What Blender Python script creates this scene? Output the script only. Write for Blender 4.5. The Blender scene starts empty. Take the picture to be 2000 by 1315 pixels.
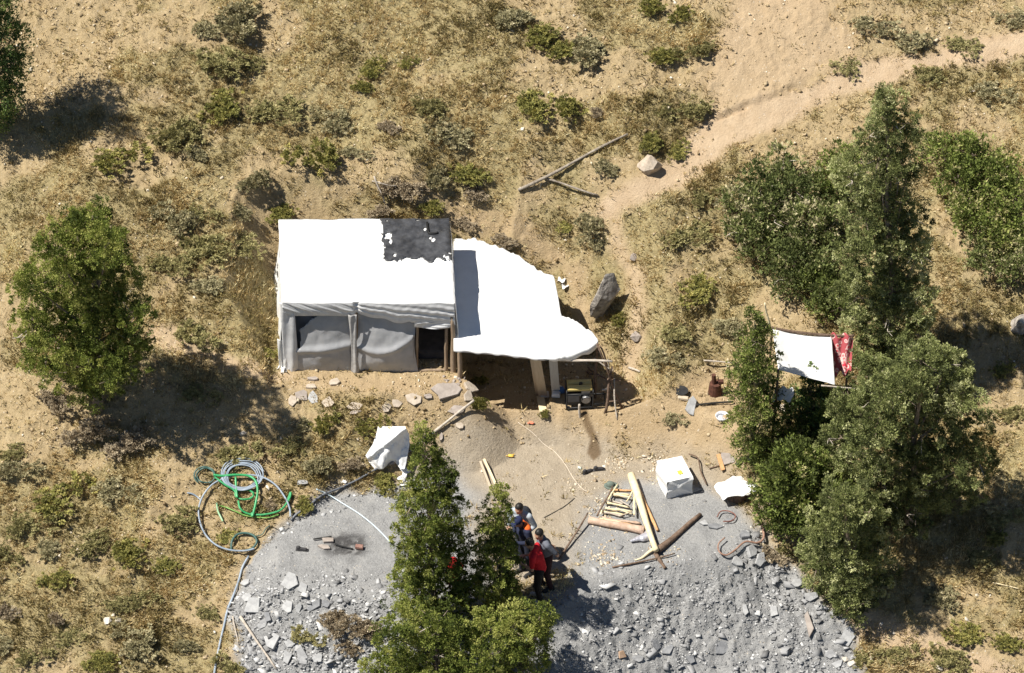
import bpy, bmesh, math, random
import numpy as np
from mathutils import Vector, Matrix

# ------------------------------------------------------------------ camera, world, sun
scn = bpy.context.scene
COL = scn.collection
TH = math.radians(40.0)               # the drone looks down by this angle
DIST, FPX, PCX, PCY = 60.0, 5160.0, 1000.0, 657.5
TGT = np.array([0.0, 3.9, 1.95])
FWD = np.array([0.0, math.cos(TH), -math.sin(TH)])
UPV = np.array([0.0, math.sin(TH), math.cos(TH)])
CAM = TGT - FWD * DIST
cd = bpy.data.cameras.new('camera'); cam = bpy.data.objects.new('camera', cd); COL.objects.link(cam)
cam.location = CAM; cam.rotation_euler = (math.radians(90) - TH, 0, 0)
cd.sensor_width = 36.0; cd.lens = 36.0 * FPX / 2000.0; cd.clip_end = 1000; cd.clip_start = 1
scn.camera = cam
SUN_EL = math.radians(60)
LH = np.array([0.975, 0.215]); LH = LH / np.linalg.norm(LH)      # the way the light travels over the ground
w = bpy.data.worlds.new("World"); scn.world = w; w.use_nodes = True
nt = w.node_tree; bg = nt.nodes['Background']
sky = nt.nodes.new('ShaderNodeTexSky'); sky.sky_type = 'NISHITA'; sky.sun_disc = False
sky.sun_elevation = SUN_EL; sky.sun_rotation = math.atan2(-LH[0], -LH[1]); sky.altitude = 2000
nt.links.new(sky.outputs[0], bg.inputs[0]); bg.inputs[1].default_value = 0.05
sd = bpy.data.lights.new('sun', 'SUN'); sun = bpy.data.objects.new('sun', sd); COL.objects.link(sun)
sd.energy = 5.0; sd.angle = math.radians(0.5); sd.color = (1.0, 0.95, 0.86)
ld = Vector((LH[0] * math.cos(SUN_EL), LH[1] * math.cos(SUN_EL), -math.sin(SUN_EL)))
sun.rotation_euler = ld.to_track_quat('-Z', 'Y').to_euler()
scn.view_settings.view_transform = 'Standard'; scn.view_settings.look = 'None'
scn.view_settings.exposure = 0.68; scn.view_settings.gamma = 1.0
scn.cycles.max_bounces = 6; scn.cycles.transparent_max_bounces = 4

# ------------------------------------------------------------------ noise
_rs = np.random.RandomState(7)
_TAB = _rs.rand(256, 256)
def vnoise(x, y, seed=0):
    x = np.asarray(x, float) + seed * 17.31; y = np.asarray(y, float) + seed * 5.77
    xi = np.floor(x).astype(int); yi = np.floor(y).astype(int)
    fx = x - xi; fy = y - yi
    fx = fx * fx * (3 - 2 * fx); fy = fy * fy * (3 - 2 * fy)
    a = _TAB[xi & 255, yi & 255]; b = _TAB[(xi + 1) & 255, yi & 255]
    c = _TAB[xi & 255, (yi + 1) & 255]; d = _TAB[(xi + 1) & 255, (yi + 1) & 255]
    return (a * (1 - fx) + b * fx) * (1 - fy) + (c * (1 - fx) + d * fx) * fy
def fbm(x, y, f, octv=4, seed=0, gain=.5):
    s = 0; a = 1; t = 0
    for k in range(octv):
        s = s + a * vnoise(x * f, y * f, seed + k * 3); t += a; a *= gain; f *= 2.03
        x, y = x * .8 - y * .6, x * .6 + y * .8
    return s / t
def sstep(a, b, x):
    t = np.clip((x - a) / (b - a), 0, 1); return t * t * (3 - 2 * t)

# ------------------------------------------------------------------ pixel rays and the terrain
def rayd(px, py):
    d = FWD + np.array([1., 0, 0]) * ((px - PCX) / FPX) + UPV * ((PCY - py) / FPX)
    return d
def ZP(px, py, z):                     # where a sight line meets a level z
    d = rayd(px, py); return CAM + d * ((z - CAM[2]) / d[2])
def YP(px, py, y):                     # where a sight line meets an upright plane at depth y
    d = rayd(px, py); return CAM + d * ((y - CAM[1]) / d[1])
def polyz(pts, z): return np.array([ZP(a, b, z)[:2] for a, b in pts])

def inside(poly, x, y):
    r = np.zeros(x.shape, bool); n = len(poly)
    for i in range(n):
        x1, y1 = poly[i]; x2, y2 = poly[(i + 1) % n]
        c = ((y1 > y) != (y2 > y)) & (x < (x2 - x1) * (y - y1) / ((y2 - y1) + 1e-12) + x1)
        r ^= c
    return r
def segdist(pts, x, y, closed=True):
    d = np.full(x.shape, 1e9); n = len(pts)
    for i in range(n if closed else n - 1):
        x1, y1 = pts[i]; x2, y2 = pts[(i + 1) % n]
        vx, vy = x2 - x1, y2 - y1
        t = np.clip(((x - x1) * vx + (y - y1) * vy) / (vx * vx + vy * vy + 1e-12), 0, 1)
        d = np.minimum(d, np.hypot(x - x1 - t * vx, y - y1 - t * vy))
    return d
def sdist(poly, x, y):                 # below 0 inside
    d = segdist(poly, x, y); return np.where(inside(poly, x, y), -d, d)

def znat(x, y):
    z = np.where(y < 5, .5 * y, 2.5 + .54 * (y - 5))
    z = z + (fbm(x, y, .22, 3, 3) - .5) * .55 + .012 * (x ** 2) * .04
    z = z + (fbm(x, y, .8, 3, 9) - .5) * .22
    return z

TERR = polyz([(600, 1012), (660, 965), (780, 940), (900, 895), (960, 872), (1090, 872), (1200, 895), (1290, 905), (1400, 945), (1465, 985),
              (1480, 1045), (1420, 1085), (1250, 1110), (1150, 1150), (1080, 1195), (900, 1190), (760, 1172), (640, 1150), (545, 1112), (540, 1060)], 0.0)
TENTP = polyz([(530, 764), (640, 766), (800, 768), (905, 766), (925, 745), (905, 600), (880, 590), (560, 590), (520, 640)], 1.3)
DUG = np.array([[ZP(948, 806, .3)[0], 3.05], [ZP(1062, 806, .3)[0], 3.05], [.95, 3.9], [.95, 5.0], [-1.05, 5.0], [-1.05, 3.9]])
BEN = polyz([(1052, 762), (1100, 800), (1200, 806), (1262, 786), (1235, 735), (1160, 690), (1060, 660)], .65)
KIT = polyz([(1325, 810), (1390, 840), (1470, 850), (1480, 780), (1400, 745), (1340, 760)], .95)

def platform(z, x, y, poly, zp, fill, cut):
    d = np.maximum(sdist(poly, x, y), 0)
    return np.clip(z, zp - fill * d, zp + cut * d)
def zground(x, y):
    z = znat(x, y)
    # the hill is cut back behind the lean-to
    c = np.array([[-1.25, 5.6], [-1.2, 6.75], [-.3, 6.75], [.5, 5.9], [1.1, 4.9], [1.1, 4.3], [0, 4.3]])
    z = np.minimum(z, 2.28 + 1.1 * np.maximum(sdist(c, x, y), 0))
    z = platform(z, x, y, KIT, .95, .7, .7)
    z = platform(z, x, y, TERR, 0.0, .78, .95)
    z = platform(z, x, y, TENTP, 1.3, 1.0, 1.5)
    z = platform(z, x, y, BEN, .65, 1.3, 1.2)
    z = np.minimum(z, .3 + 3.2 * np.maximum(sdist(DUG, x, y), 0))
    return z

def axis(a, b, step, far):
    o = [0.0]; s = step * 2
    while o[-1] < far: o.append(o[-1] + s); s *= 1.25
    o = np.array(o[1:])
    return np.concatenate([(a - o)[::-1], np.arange(a, b, step), b + o])
XS = axis(-13.2, 13.2, .042, 90); YS = axis(-5.0, 12.6, .042, 90)
GX, GY = np.meshgrid(XS, YS, indexing='ij')
GZ0 = zground(GX, GY)

def bil(A, x, y):
    x = np.asarray(x, float); y = np.asarray(y, float)
    i = np.clip(np.searchsorted(XS, x) - 1, 0, len(XS) - 2); j = np.clip(np.searchsorted(YS, y) - 1, 0, len(YS) - 2)
    fx = np.clip((x - XS[i]) / (XS[i + 1] - XS[i]), 0, 1); fy = np.clip((y - YS[j]) / (YS[j + 1] - YS[j]), 0, 1)
    return (A[i, j] * (1 - fx) + A[i + 1, j] * fx) * (1 - fy) + (A[i, j + 1] * (1 - fx) + A[i + 1, j + 1] * fx) * fy
GZ = GZ0
_T = np.arange(44, 82, .03)
def G(px, py, lift=0.0):               # where a sight line meets the ground
    d = rayd(px, py); P = CAM[None] + d[None] * _T[:, None]
    k = P[:, 2] - bil(GZ, P[:, 0], P[:, 1])
    b = np.nonzero(k <= 0)[0]
    i = b[0] if len(b) else len(_T) - 1
    if i > 0:
        t = _T[i - 1] + (_T[i] - _T[i - 1]) * k[i - 1] / (k[i - 1] - k[i] + 1e-12)
    else: t = _T[0]
    p = CAM + d * t
    return np.array([p[0], p[1], p[2] + lift])
def H(x, y): return float(bil(GZ, x, y))
def gpoly(pts): return np.array([G(a, b)[:2] for a, b in pts])
def proj(P):
    P = np.atleast_2d(P) - CAM
    dz = P @ FWD
    return np.stack([PCX + P[:, 0] / dz * FPX, PCY - (P @ UPV) / dz * FPX], 1)

# zones of the ground
SLATE = gpoly([(585, 1005), (650, 957), (770, 945), (850, 925), (900, 915), (925, 960), (950, 1060), (1000, 1170), (1090, 1150), (1120, 1060), (1160, 985), (1215, 945), (1290, 945),
               (1370, 945), (1450, 985), (1500, 1055), (1560, 1110), (1615, 1170), (1670, 1240), (1690, 1330), (1690, 1420), (520, 1420), (500, 1320), (458, 1200), (478, 1110), (520, 1060)])
PALE = gpoly([(930, 810), (1060, 805), (1110, 830), (1150, 860), (1230, 880), (1300, 880), (1400, 900), (1440, 930), (1480, 1000), (1300, 1010), (1150, 1100), (1060, 1130), (1000, 1130), (900, 960), (820, 920), (860, 850)])
FRONT = gpoly([(560, 730), (880, 730), (930, 750), (1240, 730), (1290, 790), (1340, 830), (1440, 860), (1440, 910), (1280, 880), (1110, 860), (940, 850), (860, 800), (560, 765)])
KITB = gpoly([(1300, 760), (1390, 720), (1450, 760), (1470, 850), (1420, 900), (1300, 870), (1250, 800)])
TRAILPX = [(1195, 400), (1260, 370), (1330, 325), (1400, 262), (1480, 235), (1570, 195), (1640, 160), (1750, 133), (1850, 115), (1940, 95), (2060, 70)]
TRAIL = gpoly(TRAILPX)
TRAIL2 = gpoly([(1205, 400), (1205, 470), (1240, 540), (1245, 600), (1235, 680), (1225, 760)])
TRAIL3 = gpoly([(1680, 1215), (1740, 1240), (1800, 1265), (1880, 1290), (1960, 1325)])
TRAIL4 = gpoly([(300, 650), (400, 690), (500, 725), (560, 735)])
SCREE = gpoly([(1385, 190), (1390, 120), (1420, 40), (1450, -20), (1600, -20), (1650, 60), (1640, 140), (1560, 190), (1420, 230), (1380, 230)])
CUTB = gpoly([(880, 440), (890, 405), (960, 410), (1060, 440), (1150, 520), (1160, 640), (1190, 700), (1110, 620), (1090, 530), (960, 470)])
STREAK = gpoly([(1126, 788), (1140, 788), (1150, 820), (1165, 855), (1172, 885), (1160, 900), (1148, 885), (1155, 860), (1140, 830)])  # dark brown streak running down from under the generator
CHAR = gpoly([(620, 1055), (650, 1042), (700, 1048), (712, 1070), (690, 1085), (640, 1080)])

wob = (fbm(GX, GY, 1.3, 4, 21) - .5) * 1.1
wob2 = (fbm(GX, GY, 3.5, 3, 25) - .5) * .35
def zone(poly, soft, wb=1.0): return 1 - sstep(-soft, soft, sdist(poly, GX, GY) + wob * wb + wob2 * wb)
near = (np.abs(GX) < 16) & (GY > -9) & (GY < 16)
mid = np.exp(-((GX - .45) / 1.5) ** 2) * (GY > -3.2)
slate = (1 - sstep(-.2 - .5 * mid, .2 + .5 * mid, sdist(SLATE, GX, GY) + wob * .45 + wob2 * .45)) * near
slate = np.maximum(slate, sstep(.03, .15, GZ0 - znat(GX, GY)) * (GY < .8) * near * sstep(-6.2, -5.7, GX) * sstep(.05, .3, sdist(TERR, GX, GY)))
pale = zone(PALE, .35, .5) * near
bare = np.maximum.reduce([pale, zone(FRONT, .3, .5), zone(KITB, .3, .5), zone(CUTB, .2, .5) * .9])
wt = np.interp(GX, TRAIL[:, 0], np.linspace(.15, .15, len(TRAIL)))
tr = 1 - sstep(-.05, .30, segdist(TRAIL, GX, GY, False) - wt - .20 * np.exp(-((GX - 5.0) / 1.1) ** 2) + wob * .35)
tr = np.maximum(tr, .6 * (1 - sstep(.0, .3, segdist(TRAIL2, GX, GY, False) - .08 + wob * .4)))
tr = np.maximum(tr, .8 * (1 - sstep(.0, .25, segdist(TRAIL3, GX, GY, False) - .2 + wob * .5)))
tr = np.maximum(tr, .7 * (1 - sstep(.0, .25, segdist(TRAIL4, GX, GY, False) - .12 + wob * .5)))
tr = tr * near
scree = zone(SCREE, .35, .8) * near; tr = np.maximum(tr, .45 * scree)
bare = np.clip(np.maximum.reduce([bare, tr, scree]), 0, 1)
streak = zone(STREAK, .04, .08) * near
char = zone(CHAR, .22, .5) * near * (.25 + .75 * sstep(.38, .60, fbm(GX, GY, 7, 4, 97)))
# cover of dry grass and herbs: patches that follow the slope, less of it at the top left
cov = fbm(GX * .8, GY * 1.25, .75, 4, 40)
cov = cov + (fbm(GX, GY, .17, 2, 44) - .5) * .45
cov = cov - .16 * sstep(-7.5, -12, GX) * sstep(5, 9, GY) + .035 * (1 - sstep(.5, 2.5, GY))
veg = .13 + .87 * sstep(.375, .53, cov)
veg = np.clip(veg * (1 - bare * .97) * (1 - slate), 0, 1)
under = np.maximum.reduce([sdist(TENTP, GX, GY) < -.35, (GX > -1.2) & (GX < 1.5) & (GY > 2.9) & (GY < 5.2)])
veg = np.where(under, 0, veg)

# fine relief: clods on the hill, gravel on the slate, a smooth trodden yard
rough = 1 - np.clip(np.maximum(.72 * np.maximum(tr, pale), .72 * zone(FRONT, .3, .5)), 0, 1)
n1 = fbm(GX, GY, 4.2, 3, 60) - .5
n1 = fbm(GX * .8 - GY * .6, GX * .6 + GY * .8, 4.2, 3, 60) - .5
n2 = vnoise(GX * 9.1 + GY * 9.3, GY * 9.1 - GX * 9.3, 70) - .5
n3 = vnoise(GX * 19.0 - GY * 11, GY * 19.0 + GX * 11, 75) - .5
clod = np.maximum(fbm(GX, GY, 9.0, 2, 80) - .57, 0) * .22
dump = slate * sstep(.0, .5, np.maximum(sdist(TERR, GX, GY), 0))
GZ = GZ0 + near * rough * (n1 * .07 + n2 * .020 + n3 * .020 + clod * (1 - slate * .8)) * (.45 + .55 * (1 - slate)) + near * dump * (n1 * .20 + n2 * .06 + n3 * .04)
# the broken edge above the trail
crk = gpoly([(1395, 232), (1440, 215), (1470, 200), (1500, 195), (1530, 178), (1560, 172)])
cdst = segdist(crk, GX, GY, False); cw = fbm(GX, GY, 5, 3, 91) - .5
sgn = GY - np.interp(GX, crk[:, 0], crk[:, 1]) + .12 * cw
ends = sstep(crk[0, 0] - .2, crk[0, 0] + .3, GX) * (1 - sstep(crk[-1, 0] - .3, crk[-1, 0] + .2, GX))
GZ = GZ + near * ends * (.09 * sstep(-.03, .05, sgn) * np.exp(-np.maximum(sgn, 0) / .35) - .11 * np.exp(-((sgn + .03) / .035) ** 2) * sstep(.42, .55, fbm(GX, GY, 3, 2, 93)))

# ------------------------------------------------------------------ objects helpers
def setp(o, label=None, cat=None, group=None, kind=None):
    if label: o['label'] = label
    if cat: o['category'] = cat
    if group: o['group'] = group
    if kind: o['kind'] = kind
    elif cat: o['kind'] = 'thing'
    return o
def thing(name, label, cat, loc, group=None):
    o = bpy.data.objects.new(name, None); COL.objects.link(o)
    o.location = Vector([float(v) for v in loc]); o.empty_display_size = .2
    return setp(o, label, cat, group)
def link_mesh(name, me, m, parent=None):
    o = bpy.data.objects.new(name, me); COL.objects.link(o)
    if m is not None: me.materials.append(m)
    if parent is not None: o.parent = parent
    return o
def mesh_np(name, V, F, m, parent=None, origin=None, smooth=False, attrs=None):
    """V (n,3) world coordinates, F list of faces or an (k,3)/(k,4) array"""
    V = np.asarray(V, float)
    off = np.array(parent_loc(parent)) if parent is not None else (np.array(origin) if origin is not None else np.zeros(3))
    me = bpy.data.meshes.new(name)
    if isinstance(F, np.ndarray):
        k, s = F.shape
        me.vertices.add(len(V)); me.vertices.foreach_set('co', (V - off).astype(np.float32).ravel())
        me.loops.add(k * s); me.loops.foreach_set('vertex_index', F.astype(np.int32).ravel())
        me.polygons.add(k); me.polygons.foreach_set('loop_start', np.arange(0, k * s, s, dtype=np.int32))
        me.update(calc_edges=True)
    else:
        me.from_pydata([tuple(v) for v in (V - off)], [], F); me.update()
    if smooth: me.polygons.foreach_set('use_smooth', np.ones(len(me.polygons), bool))
    for k, a in (attrs or {}).items():
        at = me.attributes.new(k, 'FLOAT', 'POINT'); at.data.foreach_set('value', np.asarray(a, np.float32).ravel())
    o = link_mesh(name, me, m, parent)
    if parent is None and origin is not None: o.location = Vector([float(v) for v in origin])
    return o
def parent_loc(p):
    l = np.zeros(3)
    while p is not None: l = l + np.array(p.location); p = p.parent
    return l

class MB:
    def __init__(s): s.v = []; s.f = []
    def add(s, V, F):
        b = len(s.v); s.v.extend([np.asarray(q, float) for q in V]); s.f.extend([tuple(i + b for i in f) for f in F]); return s
    def box(s, c, size, R=None, ch=0.0):
        c = np.asarray(c, float); h = np.asarray(size, float) / 2; R = np.eye(3) if R is None else R
        if ch <= 0:
            P = [np.array([sx, sy, sz]) * h for sz in (-1, 1) for sx, sy in ((-1, -1), (1, -1), (1, 1), (-1, 1))]
            F = [(0, 3, 2, 1), (4, 5, 6, 7), (0, 1, 5, 4), (1, 2, 6, 5), (2, 3, 7, 6), (3, 0, 4, 7)]
        else:
            P = []; k = ch
            for z, q in ((-h[2], k), (-h[2] + k, 0), (h[2] - k, 0), (h[2], k)):
                for sx, sy in ((-1, -1), (1, -1), (1, 1), (-1, 1)): P.append(np.array([sx * (h[0] - q), sy * (h[1] - q), z]))
            F = [(0, 3, 2, 1), (12, 13, 14, 15)]
            for l in range(3):
                for i in range(4): F.append((l * 4 + i, l * 4 + (i + 1) % 4, l * 4 + 4 + (i + 1) % 4, l * 4 + 4 + i))
        return s.add([c + R @ p for p in P], F)
    def tube(s, pts, rad, n=8, cap=True, jit=0.0, rng=None):
        pts = [np.asarray(p, float) for p in pts]; m = len(pts)
        if np.isscalar(rad): rad = [rad] * m
        V = []; prev = None
        for i in range(m):
            t = pts[min(i + 1, m - 1)] - pts[max(i - 1, 0)]; t = t / (np.linalg.norm(t) + 1e-9)
            if prev is None:
                a = np.array([0, 0, 1.]) if abs(t[2]) < .9 else np.array([1., 0, 0]); u = np.cross(t, a)
            else: u = prev - t * (prev @ t)
            u = u / (np.linalg.norm(u) + 1e-9); prev = u; v = np.cross(t, u)
            for k in range(n):
                a = 2 * math.pi * k / n; r = rad[i] * (1 + (rng.uniform(-jit, jit) if jit else 0))
                V.append(pts[i] + (u * math.cos(a) + v * math.sin(a)) * r)
        F = [(i * n + k, i * n + (k + 1) % n, (i + 1) * n + (k + 1) % n, (i + 1) * n + k) for i in range(m - 1) for k in range(n)]
        if cap: F.append(tuple(range(n - 1, -1, -1))); F.append(tuple((m - 1) * n + k for k in range(n)))
        return s.add(V, F)
    def ell(s, c, r, R=None, nu=14, nv=9):
        c = np.asarray(c, float); R = np.eye(3) if R is None else R; r = np.asarray(r, float) * np.ones(3)
        V = []; F = []
        for j in range(1, nv):
            ph = math.pi * j / nv
            for i in range(nu):
                a = 2 * math.pi * i / nu
                V.append(c + R @ (r * np.array([math.sin(ph) * math.cos(a), math.sin(ph) * math.sin(a), math.cos(ph)])))
        for j in range(nv - 2):
            for i in range(nu): F.append((j * nu + i, (j + 1) * nu + i, (j + 1) * nu + (i + 1) % nu, j * nu + (i + 1) % nu))
        t = len(V); V.append(c + R @ (r * np.array([0, 0, 1.]))); V.append(c + R @ (r * np.array([0, 0, -1.])))
        for i in range(nu):
            F.append((t, i, (i + 1) % nu)); F.append((t + 1, (nv - 2) * nu + (i + 1) % nu, (nv - 2) * nu + i))
        return s.add(V, F)
    def cap(s, p0, r0, p1, r1, n=12):           # a tapered limb with round ends
        p0 = np.asarray(p0, float); p1 = np.asarray(p1, float); d = p1 - p0; L = np.linalg.norm(d); t = d / (L + 1e-9)
        pts = []; rad = []
        for a in (80, 50, 20): pts.append(p0 - t * r0 * math.sin(math.radians(a))); rad.append(r0 * math.cos(math.radians(a)))
        for f in (0, .33, .66, 1): pts.append(p0 + d * f); rad.append(r0 + (r1 - r0) * f)
        for a in (20, 50, 80): pts.append(p1 + t * r1 * math.sin(math.radians(a))); rad.append(r1 * math.cos(math.radians(a)))
        return s.tube(pts, rad, n)
    def prism(s, poly, z0, z1):
        n = len(poly); V = [np.array([p[0], p[1], z0]) for p in poly] + [np.array([p[0], p[1], z1]) for p in poly]
        F = [tuple(range(n - 1, -1, -1)), tuple(range(n, 2 * n))] + [(i, (i + 1) % n, n + (i + 1) % n, n + i) for i in range(n)]
        return s.add(V, F)
    def grid(s, P):                              # P (a,b,3)
        a, b = P.shape[:2]
        F = [(i * b + j, (i + 1) * b + j, (i + 1) * b + j + 1, i * b + j + 1) for i in range(a - 1) for j in range(b - 1)]
        return s.add(P.reshape(-1, 3), F)
    def build(s, name, m, parent=None, origin=None, smooth=False, thick=0.0):
        o = mesh_np(name, np.array(s.v), s.f, m, parent, origin, smooth)
        if thick:
            md = o.modifiers.new('t', 'SOLIDIFY'); md.thickness = thick; md.offset = 0
        return o
def rotz(a): c, s = math.cos(a), math.sin(a); return np.array([[c, -s, 0], [s, c, 0], [0, 0, 1.]])
def rotx(a): c, s = math.cos(a), math.sin(a); return np.array([[1., 0, 0], [0, c, -s], [0, s, c]])
def roty(a): c, s = math.cos(a), math.sin(a); return np.array([[c, 0, s], [0, 1., 0], [-s, 0, c]])
def smoothline(P, n=8):
    P = [np.asarray(p, float) for p in P]; Q = [2 * P[0] - P[1]] + P + [2 * P[-1] - P[-2]]; out = []
    for i in range(1, len(Q) - 2):
        for k in range(n):
            t = k / n; a, b, c, d = Q[i - 1], Q[i], Q[i + 1], Q[i + 2]
            out.append(.5 * ((2 * b) + (c - a) * t + (2 * a - 5 * b + 4 * c - d) * t * t + (3 * b - a - 3 * c + d) * t ** 3))
    out.append(P[-1]); return out

# ------------------------------------------------------------------ materials
def new_mat(name):
    m = bpy.data.materials.new(name); m.use_nodes = True; t = m.node_tree; return m, t, t.nodes['Principled BSDF']
def mat(name, c1, c2=None, scale=8.0, rough=.8, bump=0.0, bscale=None, stretch=None, detail=5, spec=.3, metal=0.0, trans=0.0, lo=.35, hi=.65):
    m, t, b = new_mat(name); N = t.nodes; L = t.links
    c2 = c2 or tuple(v * .8 for v in c1)
    tc = N.new('ShaderNodeTexCoord'); mp = N.new('ShaderNodeMapping'); L.new(tc.outputs['Object'], mp.inputs[0])
    if stretch: mp.inputs['Scale'].default_value = stretch
    n = N.new('ShaderNodeTexNoise'); n.inputs['Scale'].default_value = scale; n.inputs['Detail'].default_value = detail; n.inputs['Roughness'].default_value = .65
    L.new(mp.outputs[0], n.inputs['Vector'])
    r = N.new('ShaderNodeValToRGB'); r.color_ramp.elements[0].position = lo; r.color_ramp.elements[1].position = hi
    r.color_ramp.elements[0].color = (*c1, 1); r.color_ramp.elements[1].color = (*c2, 1)
    L.new(n.outputs[0], r.inputs[0]); L.new(r.outputs[0], b.inputs['Base Color'])
    b.inputs['Roughness'].default_value = rough; b.inputs['Metallic'].default_value = metal
    b.inputs['Specular IOR Level'].default_value = spec
    if bump:
        n2 = N.new('ShaderNodeTexNoise'); n2.inputs['Scale'].default_value = bscale or scale * 2; n2.inputs['Detail'].default_value = 6
        L.new(mp.outputs[0], n2.inputs['Vector'])
        bp = N.new('ShaderNodeBump'); bp.inputs['Strength'].default_value = 1; bp.inputs['Distance'].default_value = bump
        L.new(n2.outputs[0], bp.inputs['Height']); L.new(bp.outputs[0], b.inputs['Normal'])
    if trans:
        tr_ = N.new('ShaderNodeBsdfTranslucent'); L.new(r.outputs[0], tr_.inputs[0]); mx = N.new('ShaderNodeMixShader'); mx.inputs[0].default_value = trans
        L.new(b.outputs[0], mx.inputs[1]); L.new(tr_.outputs[0], mx.inputs[2]); L.new(mx.outputs[0], N['Material Output'].inputs[0])
    return m
def leafmat(name, stops, trans=.25, rough=.6):
    """colour by the leaf's own tint, 0..1"""
    m, t, b = new_mat(name); N = t.nodes; L = t.links
    a = N.new('ShaderNodeAttribute'); a.attribute_name = 'tint'
    r = N.new('ShaderNodeValToRGB'); e = r.color_ramp.elements
    e[0].position = stops[0][0]; e[0].color = (*stops[0][1], 1); e[1].position = stops[-1][0]; e[1].color = (*stops[-1][1], 1)
    for p, c in stops[1:-1]:
        q = e.new(p); q.color = (*c, 1)
    L.new(a.outputs['Fac'], r.inputs[0]); L.new(r.outputs[0], b.inputs['Base Color']); b.inputs['Roughness'].default_value = rough
    b.inputs['Specular IOR Level'].default_value = .2
    tl = N.new('ShaderNodeBsdfTranslucent'); L.new(r.outputs[0], tl.inputs[0]); mx = N.new('ShaderNodeMixShader'); mx.inputs[0].default_value = trans
    L.new(b.outputs[0], mx.inputs[1]); L.new(tl.outputs[0], mx.inputs[2]); L.new(mx.outputs[0], N['Material Output'].inputs[0])
    return m

def ground_mat():
    m, t, b = new_mat('hill_ground'); N = t.nodes; L = t.links
    tc = N.new('ShaderNodeTexCoord')
    def noise(s, d=6, ro=.6):
        n = N.new('ShaderNodeTexNoise'); n.inputs['Scale'].default_value = s; n.inputs['Detail'].default_value = d; n.inputs['Roughness'].default_value = ro
        L.new(tc.outputs['Object'], n.inputs['Vector']); return n.outputs[0]
    def ramp(f, *st):
        r = N.new('ShaderNodeValToRGB'); e = r.color_ramp.elements
        e[0].position = st[0][0]; e[0].color = (*st[0][1], 1); e[1].position = st[-1][0]; e[1].color = (*st[-1][1], 1)
        for p, c in st[1:-1]: e.new(p).color = (*c, 1)
        L.new(f, r.inputs[0]); return r.outputs[0]
    def mix(f, a, c, mode='MIX'):
        x = N.new('ShaderNodeMix'); x.data_type = 'RGBA'; x.blend_type = mode
        if isinstance(f, float): x.inputs[0].default_value = f
        else: L.new(f, x.inputs[0])
        L.new(a, x.inputs[6]); L.new(c, x.inputs[7]); return x.outputs[2]
    def attr(n):
        a = N.new('ShaderNodeAttribute'); a.attribute_name = n; return a.outputs['Fac']
    def mth(op, a, c):
        x = N.new('ShaderNodeMath'); x.operation = op; x.use_clamp = True
        for i, v in ((0, a), (1, c)):
            if isinstance(v, float): x.inputs[i].default_value = v
            else: L.new(v, x.inputs[i])
        return x.outputs[0]
    soil = ramp(noise(2.2, 8, .7), (.30, (.31, .228, .125)), (.5, (.41, .312, .18)), (.72, (.505, .40, .25)))
    speck = ramp(noise(26, 3, .7), (.30, (.17, .122, .063)), (.46, (.37, .278, .155)), (.62, (.425, .325, .195)), (.74, (.62, .53, .37)))
    soil = mix(.5, soil, speck)
    straw = ramp(noise(15, 5, .75), (.28, (.12, .105, .05)), (.46, (.25, .21, .10)), (.6, (.37, .31, .16)), (.75, (.50, .43, .26)))
    c = mix(mth('MULTIPLY', attr('veg'), .75), soil, straw)
    bareC = ramp(noise(1.6, 7, .6), (.3, (.35, .255, .15)), (.55, (.42, .31, .19)), (.75, (.49, .375, .245)))
    c = mix(mth('MULTIPLY', attr('bare'), .85), c, mix(.3, bareC, speck))
    c = mix(attr('trail'), c, ramp(noise(3, 6, .6), (.3, (.43, .315, .20)), (.7, (.52, .40, .27))))
    yard = ramp(noise(2.4, 8, .65), (.3, (.30, .26, .21)), (.55, (.365, .32, .26)), (.75, (.42, .37, .305)))
    c = mix(mth('MULTIPLY', attr('pale'), .95), c, mix(.22, yard, speck))
    sl = ramp(noise(18, 5, .75), (.26, (.12, .12, .12)), (.44, (.25, .25, .25)), (.58, (.32, .32, .317)), (.74, (.47, .467, .46)))
    sl2 = ramp(noise(2.2, 8, .68), (.34, (.20, .198, .195)), (.5, (.30, .298, .292)), (.68, (.39, .38, .36)))
    c = mix(attr('slate'), c, mix(.5, sl, sl2))
    vo = N.new('ShaderNodeTexVoronoi'); vo.inputs['Scale'].default_value = 10; L.new(tc.outputs['Object'], vo.inputs['Vector'])
    st = mth('LESS_THAN', vo.outputs['Distance'], .16)
    st = mth('MULTIPLY', st, mth('GREATER_THAN', noise(3.1, 3), .55))
    c = mix(mth('MULTIPLY', st, .7), c, ramp(noise(5), (.3, (.50, .43, .33)), (.7, (.62, .56, .47))))
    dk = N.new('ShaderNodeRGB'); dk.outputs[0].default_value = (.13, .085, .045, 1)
    c = mix(mth('MULTIPLY', attr('streak'), .85), c, dk.outputs[0])
    ck = N.new('ShaderNodeRGB'); ck.outputs[0].default_value = (.035, .033, .033, 1)
    c = mix(mth('MULTIPLY', attr('char'), .85), c, ck.outputs[0])
    L.new(c, b.inputs['Base Color']); b.inputs['Roughness'].default_value = .95; b.inputs['Specular IOR Level'].default_value = .15
    bp = N.new('ShaderNodeBump'); bp.inputs['Distance'].default_value = .05; bp.inputs['Strength'].default_value = 1
    L.new(noise(17, 8, .75), bp.inputs['Height']); L.new(bp.outputs[0], b.inputs['Normal'])
    return m

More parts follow.
